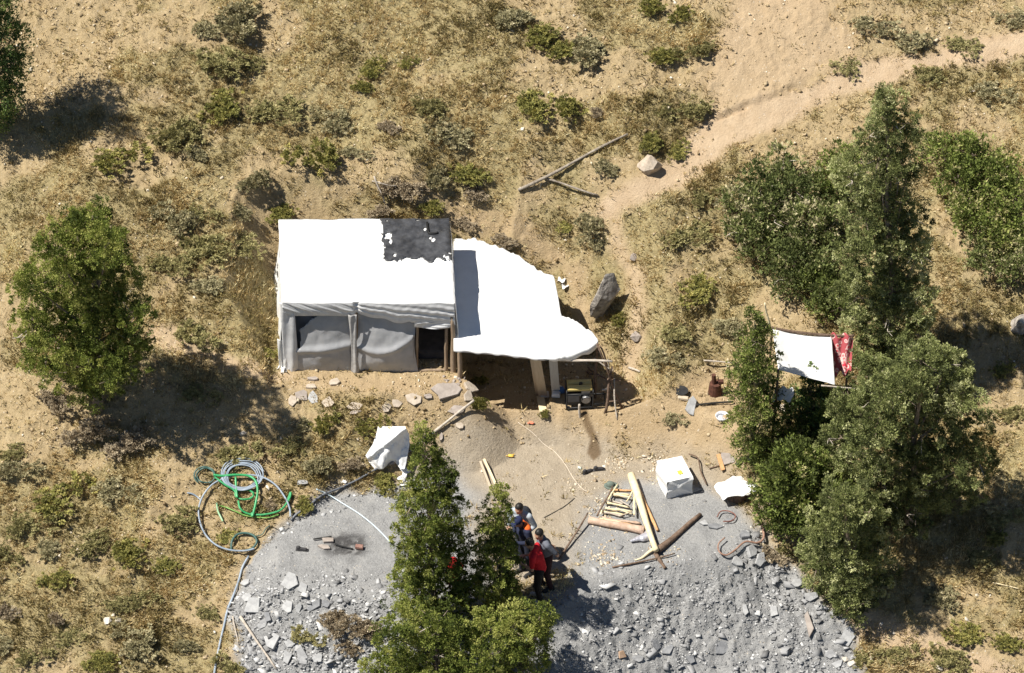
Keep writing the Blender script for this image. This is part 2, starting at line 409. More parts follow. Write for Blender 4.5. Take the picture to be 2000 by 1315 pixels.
nx, ny = GX.shape
idx = np.arange(nx * ny).reshape(nx, ny)
F4 = np.stack([idx[:-1, :-1], idx[1:, :-1], idx[1:, 1:], idx[:-1, 1:]], -1).reshape(-1, 4)
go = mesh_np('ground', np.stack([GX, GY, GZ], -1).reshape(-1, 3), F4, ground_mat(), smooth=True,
             attrs=dict(veg=veg, bare=bare, trail=tr, pale=pale, slate=slate, streak=streak, char=char))
setp(go, 'dry tan hillside with a grey slate terrace', kind='structure')

# ================================================================== the shelters
R0 = random.Random(11)
M_TARP = mat('white_tarp', (.80, .80, .79), (.74, .74, .73), 3, .45, .004, 14, spec=.35, trans=.06)
M_TARPG = mat('white_tarp_valance', (.66, .66, .66), (.56, .56, .57), 5, .45, .006, 9, spec=.35)
M_FILM = mat('grey_plastic_film', (.40, .40, .41), (.32, .325, .335), 2.5, .35, .006, 6, spec=.4, detail=3)
M_BLACK = mat('black_tarp', (.024, .025, .028), (.07, .072, .078), 5, .4, .014, 9, spec=.4)  # lighter grey noise paints a sheen into the black
M_POST = mat('weathered_wood', (.22, .155, .10), (.33, .25, .175), 9, .85, .01, 20, stretch=(1, 1, .25))
M_BARK = mat('brown_bark', (.10, .064, .043), (.20, .138, .10), 14, .9, .012, 25)
M_GREYWOOD = mat('grey_dead_wood', (.36, .31, .255), (.52, .46, .39), 12, .9, .01, 25)
M_SAWN = mat('sawn_board', (.44, .36, .26), (.54, .45, .34), 4, .8, .003, 30, stretch=(8, 8, .6))
M_PEELED = mat('peeled_pale_wood', (.66, .54, .33), (.74, .64, .43), 10, .75, .006, 20)
M_ORANGEWOOD = mat('fresh_orange_wood', (.50, .27, .12), (.62, .38, .19), 12, .8, .006, 22)
M_PINKLOG = mat('pinkish_barked_log', (.40, .27, .19), (.55, .41, .32), 9, .85, .01, 18)
M_DARKIN = mat('dark_bedding', (.05, .045, .045), (.09, .08, .075), 5, .9)

FL = ZP(566, 720, 1.3); FR = ZP(888, 724, 1.3)
zE, zB = 3.36, 3.53
BL = ZP(544, 427, zB); BR = ZP(878, 427, zB)
eFL = np.array([FL[0] - .06, FL[1] - .10, zE]); eFR = np.array([FR[0] + .03, FR[1] - .10, zE + .04])
tent = thing('tarp_shelter', 'long white plastic tarp shelter with grey film front and dark doorway on its dirt ledge', 'shelter', ((FL + FR) / 2) * np.array([1, 1, 0]) + np.array([0, 0, 1.3]))
def roofP(u, v, lift=0.0):             # u along the front, v from front to back
    a = eFL + (eFR - eFL) * u; b = BL + (BR - BL) * u
    p = a + (b - a) * v
    z = .10 * math.sin(math.pi * min(v * .92 + .04, 1)) ** .8
    z -= .05 * math.sin(math.pi * 3 * u) ** 2 * math.sin(math.pi * v)
    n = (fbm(u * 4, v * 3, 1.7, 3, 90) - .5) * .07 + (fbm(u * 9 + v * 4, v * 2, 2.0, 2, 95) - .5) * .03
    e = min(v, 1 - v, u * 1.3, (1 - u) * 1.3)
    z -= .05 * math.exp(-e / .018)
    return p + np.array([0, 0, z + n + lift])
nu, nv = 110, 70
P = np.array([[roofP(i / (nu - 1), j / (nv - 1)) for j in range(nv)] for i in range(nu)])
MB().grid(P).build('roof_cover', M_TARP, tent, smooth=True)
# the valance that folds down over the front
def frontP(u, t):                      # point of the front at u, t = metres under the eave
    p = roofP(u, 0.0) if t < .0001 else np.array(roofP(u, 0.0))
    return p
nu, nv = 150, 26
P = np.zeros((nu, nv, 3))
for i in range(nu):
    u = i / (nu - 1); top = roofP(u, 0.0)
    drop = .40 if u < .42 else .40 + .20 * sstep(.44, .75, u) + .03 * math.sin(u * 40)
    if u > .74: drop = .60 + .06 * sstep(.76, 1.0, u)
    drop += .012 * math.sin(u * 23)
    for j in range(nv):
        t = j / (nv - 1)
        bag = .022 * math.sin(math.pi * t ** .8) - .03 * t
        # folds fan out from the posts
        f1 = math.sin((u * 9.0 - t * (2.2 if u < .42 else -2.5)) * 6.283) * .5 + math.sin((u * 21 - t * 5.1) * 6.283) * .25
        if u > .42: f1 = math.sin((t * 3.2 - (u - .42) * 3.2 * (1 - .4 * t)) * 6.283) * .8 + math.sin((u * 17 + t * 3.) * 6.283) * .2
        bag += .026 * f1 * math.sin(math.pi * min(t * 1.1, 1)) * (.4 + .6 * vnoise(u * 7, t * 2, 33))
        bag -= .05 * math.exp(-((u - .43) / .012) ** 2)
        P[i, j] = top + np.array([0, -bag, -drop * t])
MB().grid(P).build('front_valance', M_TARPG, tent, smooth=True, thick=.006)
# side and back walls, hanging from the roof to the ground
def sidewall(name, u, out, m, kx):
    nj, nk = 60, 40; P = np.zeros((nj, nk, 3))
    for j in range(nj):
        v = j / (nj - 1); top = roofP(u, v)
        for k in range(nk):
            t = k / (nk - 1); gx = top[0] + out * (.10 * t + .10 * t * t * v)
            zb = max(1.28, H(gx, top[1]) - .04) if kx < 0 else 1.1
            x = gx + out * (.03 * math.sin(v * 26 + 2 * t) * t + .05 * math.sin(math.pi * t) * (.5 - v) * (1 if kx < 0 else .3)) + (.05 * (fbm(v * 5, t * 3, 2, 2, 51) - .5))
            P[j, k] = (x, top[1] + .05 * t * (1 - v) , top[2] + (zb - top[2]) * t)
    MB().grid(P).build(name, m, tent, smooth=True, thick=.006)
sidewall('side_wall', 0.0, -1, M_TARP, -1)
sidewall('side_wall', 1.0, 1, M_TARP, 1)
P = np.array([[roofP(i / 40, 1.0) * np.array([1, 1, 0]) + np.array([0, .02, (roofP(i / 40, 1.0)[2]) * (1 - t) + 1.35 * t]) for t in np.linspace(0, 1, 12)] for i in range(41)])
MB().grid(P).build('back_wall', M_TARP, tent, smooth=True)
# front: film panels between the posts, corner strip, doorway
yF = (FL[1] + FR[1]) / 2
def ux(px): return (px - 566) / (888 - 566)
def wallP(px, z, back=0.0):
    p = FL + (FR - FL) * ux(px); return np.array([p[0], p[1] + back, z])
def film(px0, px1, ztop, seed, sag, tear=False):
    nu, nv = 60, 50; P = np.zeros((nu, nv, 3))
    for i in range(nu):
        u = i / (nu - 1)
        for j in range(nv):
            v = j / (nv - 1)                         # 0 top, 1 bottom
            z = ztop + (1.26 - ztop) * v
            belly = sag * math.sin(math.pi * u) ** .8 * (math.sin(math.pi * v ** 1.5) * .9) + .05 * v
            diag = .05 * math.exp(-((v - (.62 + .30 * (u - .2) * (1 if seed == 2 else -.4) - (.5 * u * u if seed == 2 else 0))) / .05) ** 2)
            y = -belly + .05 * (1 - v) - diag + .05 * (fbm(u * 3, v * 3, 1.5, 3, 60 + seed) - .5)
            P[i, j] = wallP(px0 + (px1 - px0) * u + (4 * math.sin(v * 5 + seed) if u < .05 or u > .95 else 0), z, y)
    return P
P1 = film(580, 694, 2.98, 1, .10)
mb = MB().grid(P1); nv_ = P1.shape[1]                 # the outer upper corner is torn away
def torn(f):
    i, j = f[0] // nv_, f[0] % nv_; u = i / 59; v = j / 49; q = .05 * (vnoise(u * 14, v * 14, 6) - .5)
    return v < .36 * (1 - u / .46) + q or (v < .58 and u < .085 + q)
mb.f = [f for f in mb.f if not torn(f)]
mb.build('film_panel', M_FILM, tent, smooth=True, thick=.004)
P2 = film(700, 815, 2.98, 2, .16)
MB().grid(P2).build('film_panel', M_FILM, tent, smooth=True, thick=.004)
def strip(px0, px1, ztop, zbot, back, m, name, wav=.02, pinch=0.0):
    nu, nv = 14, 40; P = np.zeros((nu, nv, 3))
    for i in range(nu):
        for j in range(nv):
            u = i / (nu - 1); v = j / (nv - 1); wd = 1 - pinch * math.sin(math.pi * v)
            px = (px0 + px1) / 2 + (u - .5) * (px1 - px0) * wd
            P[i, j] = wallP(px, ztop + (zbot - ztop) * v, back - wav * math.sin(u * 7 + v * 4) - .03 * math.sin(math.pi * u) + .02 * (vnoise(u * 3, v * 6, 31) - .5))
    MB().grid(P).build(name, m, tent, smooth=True, thick=.006)
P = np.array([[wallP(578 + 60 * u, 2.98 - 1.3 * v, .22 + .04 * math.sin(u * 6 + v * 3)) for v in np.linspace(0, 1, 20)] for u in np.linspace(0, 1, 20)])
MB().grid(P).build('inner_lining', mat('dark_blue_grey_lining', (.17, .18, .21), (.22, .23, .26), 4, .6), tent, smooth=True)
strip(556, 584, 3.3, 1.26, -.06, M_TARPG, 'corner_flap')
strip(546, 566, 2.2, 1.26, -.02, M_TARP, 'corner_flap')
strip(686, 703, 3.0, 1.24, -.10, mat('grey_cloth', (.36, .35, .34), (.46, .45, .44), 6, .7, .01, 14), 'centre_strip', .015, .35)
strip(812, 888, 2.78, 2.60, -.05, M_TARPG, 'door_flap', .02)
def pole(name, p0, p1, r0, r1, m, parent, seed=0, n=8, bend=.02):
    rg = random.Random(seed); pts = []; k = 9
    p0 = np.asarray(p0, float); p1 = np.asarray(p1, float); L = np.linalg.norm(p1 - p0)
    off = np.array([rg.uniform(-1, 1) for _ in range(3)]); off2 = np.array([rg.uniform(-1, 1) for _ in range(3)])
    for i in range(k):
        t = i / (k - 1); pts.append(p0 + (p1 - p0) * t + (off * math.sin(math.pi * t) + off2 * math.sin(2 * math.pi * t) * .6) * bend * L)
    rad = [(r0 + (r1 - r0) * i / (k - 1)) * rg.uniform(.88, 1.12) for i in range(k)]
    return MB().tube(pts, rad, n, True, .06 if n > 5 else .22, rg).build(name, m, parent, smooth=True)
pole('door_post', wallP(872, 1.2, -.02), wallP(874, 2.75, -.02), .045, .035, M_POST, tent, 1, bend=.008)
pole('door_post', wallP(886, 1.1, -.06), wallP(884, 2.95, -.05), .07, .05, M_POST, tent, 2, bend=.01)
pole('door_post', wallP(814, 1.22, .02), wallP(819, 2.75, .02), .03, .03, M_POST, tent, 3, bend=.01)
pole('door_sill', wallP(818, 1.32, -.02), wallP(878, 1.33, -.02), .04, .035, M_POST, tent, 4, bend=.01)
pole('door_lintel', wallP(810, 2.74, .03), wallP(886, 2.78, .03), .035, .03, M_POST, tent, 5, bend=.01)
pole('centre_pole', wallP(697, 1.2, -.0), wallP(700, 3.3, -.02), .04, .035, M_POST, tent, 6, bend=.01)
pole('corner_pole', wallP(574, 1.2, .05), wallP(574, 3.25, .05), .04, .035, M_POST, tent, 7, bend=.01)
pole('eave_pole', wallP(570, 3.28, .05), wallP(884, 3.3, .05), .035, .035, M_POST, tent, 8, bend=.004)
MB().box(((FL[0] + FR[0]) / 2, yF + 1.3, 1.42), (3.3, 1.9, .25), ch=.04).build('bedding', M_DARKIN, tent)
MB().box(((FL[0] + FR[0]) / 2 + 1.1, yF + 1.6, 1.8), (.6, .5, .9), ch=.03).build('storage_box', mat('dim_blanket', (.10, .09, .085), (.16, .14, .13), 4, .9), tent)
# torn white plastic bunched at the corner on the ground
rg = random.Random(4); mb = MB()
for k in range(9):
    a = rg.uniform(-2.6, .4); L = rg.uniform(.12, .30); c = G(553 + rg.uniform(-10, 8), 712 + rg.uniform(-6, 8), .05); wdt = rg.uniform(.04, .09)
    q = np.array([[c + rotz(a) @ np.array([s * L / 5, (t - .5) * wdt * (1 - s / 7), .05 * math.sin(s * 1.3 + k) + .015 * (t * 3 % 2)]) for t in np.linspace(0, 1, 4)] for s in range(6)])
    mb.grid(q)
setp(mb.build('torn_plastic', M_TARP, None, G(553, 716), True, .004), 'scrap of torn white plastic bunched at the outer corner of the tarp shelter', 'plastic scrap')

# black ragged tarp lying on the roof
nu, nv = 90, 60; u0, u1, v0, v1 = .598, 1.0, .435, 1.0
V = []; keep = {}; F = []
for i in range(nu):
    for j in range(nv):
        a = i / (nu - 1); b = j / (nv - 1)
        ed = .012 * (vnoise(a * 23, b * 23, 5) - .5) * 2
        V.append(roofP(min(u0 + (u1 - u0) * a + (ed if a < .02 else 0), 1.0), min(v0 + (v1 - v0) * b + (ed * 1.6 if b < .03 else 0), 1.0), .018 + .02 * (fbm(a * 6, b * 5, 1.6, 3, 17))))
holes = [(.09, .55, .055, .075), (.05, .51, .03, .03), (.12, .42, .025, .06), (.09, .90, .02, .02), (.63, .72, .022, .05), (.74, .47, .03, .055), (.70, .52, .02, .03), (.53, .93, .025, .022), (.17, .12, .025, .035), (.93, .06, .03, .04), (.88, .10, .02, .03), (.97, .16, .03, .03), (.02, .30, .03, .03), (.6, .03, .02, .02)]
for i in range(nu - 1):
    for j in range(nv - 1):
        a = (i + .5) / (nu - 1); b = (j + .5) / (nv - 1); wv = (vnoise(a * 30, b * 30, 8) - .5) * .6
        if any(((a - x) / rx) ** 2 + ((b - y) / ry) ** 2 < 1 + wv for x, y, rx, ry in holes): continue
        if b < .05 * vnoise(a * 9, 1.5, 3) ** 2 * 2.2 or a < .03 * vnoise(2.5, b * 7, 3): continue
        F.append((i * nv + j, (i + 1) * nv + j, (i + 1) * nv + j + 1, i * nv + j + 1))
bt = mesh_np('black_tarp', np.array(V), F, M_BLACK, None, roofP(.8, .72), True)
bt.modifiers.new('t', 'SOLIDIFY').thickness = .006
setp(bt, 'ragged black tarp with torn holes on the white shelter roof', 'tarp')
mb = MB(); c = [roofP(u0 + (u1 - u0) * a, v0 + (v1 - v0) * b, .05) for a, b in ((.67, .86), (.675, .70), (.69, .61), (.75, .60), (.82, .61))]
mb.tube(smoothline(c, 4), .028, 7)
setp(mb.build('black_strap', mat('black_rubber', (.008, .008, .008), (.015, .015, .015), 5, .6), None, c[2], True), 'thick bent black strap on the ragged black tarp', 'strap')

# the lean-to
lean = thing('lean_to', 'low white tarp lean-to sagging between the shelter and the bank', 'lean-to', (0.3, 3.6, .4))
TOPX = [886, 925, 960, 1010, 1050, 1082, 1090, 1096, 1130, 1156, 1168]; TOPY = [468, 465, 477, 499, 527, 538, 580, 616, 630, 650, 664]
BOTX = [886, 980, 1060, 1110, 1150, 1168]; BOTY = [682, 690, 700, 694, 680, 667]
nu, nv = 120, 90; P = np.zeros((nu, nv + 3, 3))
for i in range(nu):
    px = 886 + (1168 - 886) * i / (nu - 1)
    ty = np.interp(px, TOPX, TOPY); by = np.interp(px, BOTX, BOTY)
    ty += 5 * (vnoise(i * .35, 1.5, 3) - .5) + 3 * (vnoise(i * .9, 4.5, 3) - .5)
    for j in range(nv):
        v = j / (nv - 1); py = ty + (by - ty) * v
        z = 2.50 - .26 * sstep(600, 700, py) * (1 - .6 * sstep(1060, 1165, px)) + .10 * sstep(480, 440, py)
        z += -.06 * math.exp(-((px - 1000) / 60) ** 2) * math.sin(math.pi * v)
        # long soft folds running down to the front and a few creases
        s = (px * .9 - py * .55) / 60
        z += .028 * (fbm(s, py / 260, 1.3, 3, 71) - .5) + .018 * math.exp(-(((px - 1000) * .85 - (py - 560) * .55) / 5) ** 2) * sstep(540, 600, py)
        z += .02 * math.exp(-(((px - 1045) * .8 - (py - 600) * .45) / 4) ** 2) + .012 * math.sin(s * 9) * sstep(620, 690, py)
        e = min(v, 1 - v); z -= .03 * math.exp(-v / .03)
        P[i, j] = ZP(px, py, z)
    q = P[i, nv - 1]; P[i, nv] = q + np.array([0, -.02, -.05]); hd = .06 + .11 * sstep(1060, 1110, px) + .03 * math.sin(i * .4)
    P[i, nv + 1] = q + np.array([0, .0, -hd]); P[i, nv + 2] = q + np.array([0, .04, -hd - .02])
MB().grid(P).build('tarp_roof', M_TARP, lean, smooth=True, thick=.006)
zt = 2.2
def under(px, py, z, dz=.06): return ZP(px, py, z - dz)
pole('ridge_pole', under(892, 684, 2.24, .14), under(1064, 702, 2.2, .12), .04, .045, M_BARK, lean, 21, bend=.008)
pole('ridge_pole', ZP(1052, 696, 2.1), ZP(1196, 706, 2.25), .035, .025, M_GREYWOOD, lean, 22, bend=.02)
pole('roof_pole', ZP(930, 500, 2.42), ZP(940, 690, 2.12), .03, .03, M_BARK, lean, 23)
pole('roof_pole', ZP(1020, 530, 2.42), ZP(1040, 698, 2.1), .03, .03, M_BARK, lean, 24)
p = ZP(1166, 668, 2.36); pole('prop', (p[0], p[1] + .05, H(p[0], p[1])), p, .035, .03, M_BARK, lean, 25)
p = ZP(897, 690, 2.1); pole('prop', (p[0], p[1] + .1, H(p[0], p[1] + .1) - .1), p + np.array([0, .1, .05]), .06, .045, M_POST, lean, 26)
# dark back lining under the tarp
# dry-stone and earth stays as the ground; scraps at the tarp's edge
rg = random.Random(9)
for k, (px, py) in enumerate([(1097, 548), (1103, 560)]):
    c = G(px, py, .03); a = rg.uniform(0, 6)
    q = np.array([[c + rotz(a) @ np.array([(s - 2) * .045, (t - 1.5) * .05 * (1 + .4 * math.sin(s + k)), .03 * math.sin(s * 2 + t)]) for t in range(4)] for s in range(5)])
    setp(MB().grid(q).build('plastic_scrap', M_TARP, None, c, True, .004), ['larger scrap of white plastic beside the right edge of the lean-to tarp', 'smaller curled scrap of white plastic beside the right edge of the lean-to tarp'][k], 'plastic scrap')

def board(name, label, cat, p0, p1, wdt, th, m, group=None, side=None):
    p0 = np.asarray(p0, float); p1 = np.asarray(p1, float); d = p1 - p0; L = np.linalg.norm(d); z = d / L
    s = np.array(side if side is not None else [1., 0, 0]); s = s - z * (s @ z); s /= np.linalg.norm(s); n = np.cross(z, s)
    o = MB().box((0, 0, L / 2), (wdt, th, L), ch=min(th * .2, .006)).build(name, m)
    o.matrix_world = Matrix(((s[0], n[0], z[0], p0[0]), (s[1], n[1], z[1], p0[1]), (s[2], n[2], z[2], p0[2]), (0, 0, 0, 1)))
    return setp(o, label, cat, group)
def lean_board(px0, py0, px1, zt, wdt, label, m):
    a = G(px0, py0); t = ZP(px1, 700, zt); return board('plank', label, 'plank', a, t, wdt, .035, m, 'boards propped at the lean-to front')
lean_board(1061, 776, 1047, 2.12, .20, 'pale sawn plank propped between the dugout and the generator, wider of a touching pair', M_SAWN)
lean_board(1050, 770, 1039, 2.10, .09, 'narrow pale plank leaning against the wider plank by the dark dugout', M_SAWN)
lean_board(1086, 768, 1080, 2.12, .19, 'greyish upright plank standing apart, closest to the yellow generator', mat('grey_board', (.36, .35, .335), (.43, .42, .40), 4, .8, .003, 30, stretch=(8, 8, .6)))
board('plank', 'short pale plank lying flat on the bank below two little white pads', 'plank', G(1055, 776, .03), G(1061, 806, .03), .17, .03, M_PEELED, side=(1, 0, 0))
for k, (px, py) in enumerate([(1064, 775), (1086, 775)]):
    c = G(px, py, .07); o = MB().box((0, 0, 0), (.19, .15, .12), rotz(.1 - .2 * k), ch=.03).build('pad', mat('off_white_foam', (.72, .70, .67), (.62, .58, .54), 8, .8))
    mb_ = MB().box(c + np.array([0, 0, .0]), (.195, .155, .02), rotz(.1 - .2 * k), ch=.004)
    o.location = Vector(c); setp(o, ['small white block at the foot of the pale planks', 'small white block beside the yellow generator'][k], 'block')

# ------------------------------------------------------------------ generator
gc = G(1131, 787); gen = thing('generator', 'yellow topped portable generator standing on the dirt bench beside stick trestle', 'generator', gc)
M_YEL = mat('yellow_enamel', (.50, .385, .12), (.60, .47, .18), 5, .35, spec=.5)
M_BLK = mat('black_metal', (.02, .02, .022), (.035, .035, .035), 9, .5)
M_GRY = mat('grey_metal', (.25, .25, .26), (.36, .36, .37), 12, .4, metal=.6)
gz = gc + np.array([0, 0, .0]); Rg = rotz(.05)
def gp(x, y, z): return gz + Rg @ np.array([x, y, z])
mb = MB()
for s in (-1, 1):
    mb.tube(smoothline([gp(s * .30, -.22, .03), gp(s * .30, -.22, .44), gp(s * .30, -.16, .52), gp(s * .30, .16, .52), gp(s * .30, .22, .44), gp(s * .30, .22, .03), gp(s * .30, -.22, .03)], 4), .016, 8)
for y in (-.22, .22):
    for z in (.05, .45): mb.tube([gp(-.30, y, z), gp(.30, y, z)], .016, 8)
mb.build('tube_frame', M_BLK, gen, smooth=True)
tk = MB(); tk.box(gp(0, -.095, .53), (.56, .155, .11), Rg, .035); tk.box(gp(0, .095, .53), (.56, .155, .11), Rg, .035); tk.box(gp(0, 0, .50), (.52, .12, .07), Rg, .02)
tank = tk.build('fuel_tank', M_YEL, gen); MB().tube([gp(.03, 0, .53), gp(.03, 0, .60)], [.045, .04], 14).build('fuel_cap', M_BLK, tank)
MB().box(gp(-.12, -.03, .25), (.30, .34, .30), Rg, .03).build('alternator', M_BLK, gen)
MB().box(gp(-.15, -.215, .33), (.26, .04, .20), Rg, .01).build('control_panel', mat('dark_panel', (.05, .05, .055), (.075, .075, .08), 6, .5), gen)
en = MB(); en.tube([gp(.14, -.18, .24), gp(.14, .12, .24)], [.11, .12], 16); en.tube([gp(.14, -.205, .24), gp(.14, -.18, .24)], [.085, .10], 16)
for k in range(6): en.box(gp(.14, -.10 + k * .045, .39), (.20, .012, .10), Rg)
en.build('engine', M_GRY, gen)
MB().tube([gp(.255, -.12, .33), gp(.255, .14, .33)], .06, 12).build('muffler', mat('sooty_steel', (.10, .09, .085), (.22, .20, .19), 10, .55, metal=.5), gen)
mb = MB(); mb.tube(smoothline([gp(.30, -.16, .08), gp(.56, -.16, .10), gp(.575, 0, .10), gp(.56, .16, .10), gp(.30, .16, .08)], 5), .014, 7)
mb.tube(smoothline([gp(.30, -.16, .40), gp(.56, -.16, .40), gp(.575, -.1, .3), gp(.56, -.16, .10)], 5), .014, 7); mb.build('side_handle', M_BLK, gen, smooth=True)
for x in (-.25, .25):
    for y in (-.19, .19): MB().tube([gp(x, y, -.06), gp(x, y, .06)], [.035, .028], 10).build('rubber_foot', M_BLK, gen)
p = G(1133, 812); pole_o = pole('stake', p - np.array([0, 0, .1]), p + np.array([-.02, .0, .34]), .03, .026, M_GREYWOOD, None, 31)
setp(pole_o, 'short wooden stake standing under the generator bench', 'stake')
c = G(1096, 768, .09); setp(MB().box((0, 0, 0), (.14, .12, .16), rotz(.3), ch=.03).build('jerry_can', mat('blue_plastic', (.05, .12, .30), (.08, .17, .36), 4, .4)), 'small blue plastic can tucked behind the generator', 'can').location = Vector(c)

# ------------------------------------------------------------------ stick trestle at the lean-to's end
tr_o = thing('stick_trestle', 'rough trestle of lashed sticks leaning at the tip of the lean-to', 'trestle', G(1192, 795))
def tp(px, py, dy=0.0):
    y = G(1192, 795)[1] + dy; return YP(px, py, y)
def tl(name, a, b, r0, r1, sd, m=M_BARK): pole(name, a, b, r0, r1, m, tr_o, sd, bend=.03)
g = lambda px, py: G(px, py, -.03)
tl('upright', g(1182, 806), tp(1196, 716), .035, .025, 41); tl('upright', g(1216, 798), tp(1166, 672), .030, .022, 42); tl('upright', g(1206, 820), tp(1200, 740), .02, .018, 43, M_GREYWOOD)
tl('upright', tp(1196, 740, .05), tp(1172, 676, .05), .025, .02, 44); tl('upright', tp(1192, 735, .1), tp(1188, 702, .1), .02, .016, 45, M_GREYWOOD)
tl('cross_bar', tp(1186, 741), tp(1212, 744), .02, .015, 46); tl('cross_bar', g(1148, 716), tp(1192, 745), .025, .02, 47); tl('cross_bar', tp(1186, 785), tp(1208, 782), .018, .015, 48)
tl('brace', g(1146, 722), tp(1170, 733, .2), .03, .02, 49); tl('brace', tp(1160, 700, .1), tp(1192, 722), .02, .015, 50, M_GREYWOOD)
tl('brace', tp(1176, 762), tp(1192, 758), .02, .02, 51, M_GREYWOOD)

# ================================================================== trees, bushes, shrubs, grass
M_TRUNK = mat('juniper_bark', (.16, .12, .09), (.30, .24, .19), 12, .9, .012, 25, stretch=(1, 1, .3))
L_JUN = leafmat('juniper_leaf', [(0, (0.062, 0.086, 0.020)), (.45, (0.164, 0.204, 0.042)), (.8, (0.302, 0.339, 0.078)), (1, (0.426, 0.432, 0.132))])
L_DARK = leafmat('dark_conifer_leaf', [(0, (0.038, 0.068, 0.030)), (.5, (0.095, 0.153, 0.051)), (1, (0.234, 0.305, 0.087))])
L_GREYJ = leafmat('grey_juniper_leaf', [(0, (0.088, 0.103, 0.039)), (.45, (0.212, 0.242, 0.085)), (.8, (0.355, 0.378, 0.148)), (1, (0.557, 0.564, 0.297))])
L_BRIGHT = leafmat('bright_leaf', [(0, (0.080, 0.099, 0.026)), (.5, (0.189, 0.238, 0.056)), (.85, (0.329, 0.365, 0.100)), (1, (0.494, 0.445, 0.215))])
L_BROAD = leafmat('broad_shrub_leaf', [(0, (0.081, 0.099, 0.033)), (.5, (0.171, 0.204, 0.066)), (.85, (0.288, 0.298, 0.113)), (1, (0.540, 0.479, 0.293))])

def leaf_cloud(centres, outs, crad, per, lsize, rng, tbase, lean=.55, aspect=3.0, tj=.16):
    """many leaf-sized triangles in clumps; returns V, F, tint"""
    n = len(centres); N = n * per
    C = np.repeat(centres, per, 0); O = np.repeat(outs, per, 0); R = np.repeat(crad, per)
    d = rng.normal(size=(N, 3)); d /= np.linalg.norm(d, axis=1, keepdims=True)
    r = R * rng.uniform(.1, 1, N) ** .38
    P = C + d * r[:, None] * np.array([1, 1, .8])
    ax = O * lean + d * .6 + rng.normal(size=(N, 3)) * .35 + np.array([0, 0, .25]); ax /= np.linalg.norm(ax, axis=1, keepdims=True)
    s = np.cross(ax, rng.normal(size=(N, 3))); s /= np.linalg.norm(s, axis=1, keepdims=True) + 1e-9
    L = lsize * rng.uniform(.6, 1.5, N); W = L / aspect
    V = np.stack([P - s * W[:, None], P + s * W[:, None], P + ax * L[:, None] + s * (rng.uniform(-.3, .3, N) * L)[:, None], ], 1).reshape(-1, 3)
    F = np.arange(N * 3).reshape(-1, 3)
    t = np.clip(np.repeat(tbase, per) + rng.normal(0, tj, N), 0, 1)
    return V, F, np.repeat(t, 3)

def tufted(Cs, Os, Rs, Ts, per, lsize, rng, sub=13, tr=.33, tv=.2):
    """each clump is a cluster of small tufts, each tuft a bunch of leaves of nearly one tint"""
    n = len(Cs); d = rng.normal(size=(n * sub, 3)) + np.repeat(Os, sub, 0) * .5 + np.array([0, 0, .2]); d /= np.linalg.norm(d, axis=1, keepdims=True)
    R = np.repeat(Rs, sub); P = np.repeat(Cs, sub, 0) + d * (R * rng.uniform(.5, 1.08, n * sub))[:, None]
    o = d * .6 + np.repeat(Os, sub, 0) * .5 + np.array([0, 0, .35]); o /= np.linalg.norm(o, axis=1, keepdims=True)
    T = np.repeat(Ts, sub) + rng.normal(0, tv, n * sub)
    return leaf_cloud(P, o, R * tr * rng.uniform(.7, 1.3, n * sub), max(3, per // sub), lsize, rng, T, .9, 2.6, .07)
def crown(lobes, dens, crad, per, lsize, rng, inner=.25, tmean=.5, tvar=.2):
    """lobes (cx,cy,cz,rx,ry,rz): clumps over their shells, with gaps between"""
    Cs = []; Os = []; Rs = []; Ts = []
    Lb = np.array(lobes)
    for i, (cx, cy, cz, rx, ry, rz) in enumerate(lobes):
        area = 4 * math.pi * ((rx * ry) ** 1.6 / 3 + (rx * rz) ** 1.6 / 3 + (ry * rz) ** 1.6 / 3) ** (1 / 1.6)
        k = max(5, int(area * dens))
        d = rng.normal(size=(k, 3)); d[:, 2] += .15; d /= np.linalg.norm(d, axis=1, keepdims=True)
        f = np.where(rng.rand(k) < inner, rng.uniform(.2, .75, k), rng.uniform(.74, 1.14, k))
        p = np.array([cx, cy, cz]) + d * f[:, None] * np.array([rx, ry, rz])
        q = (p[:, None, :] - Lb[None, :, :3]) / Lb[None, :, 3:]
        rr = np.linalg.norm(q, axis=2); rr[:, i] = 9
        keep = rr.min(1) > .62
        t = tmean + rng.normal(0, tvar * .6) + rng.normal(0, tvar, k)
        Cs.append(p[keep]); Os.append(d[keep]); Rs.append(crad * rng.uniform(.55, 1.35, keep.sum())); Ts.append(t[keep])
    return tufted(np.concatenate(Cs), np.concatenate(Os), np.concatenate(Rs), np.concatenate(Ts), int(per * 1.15), lsize, rng)

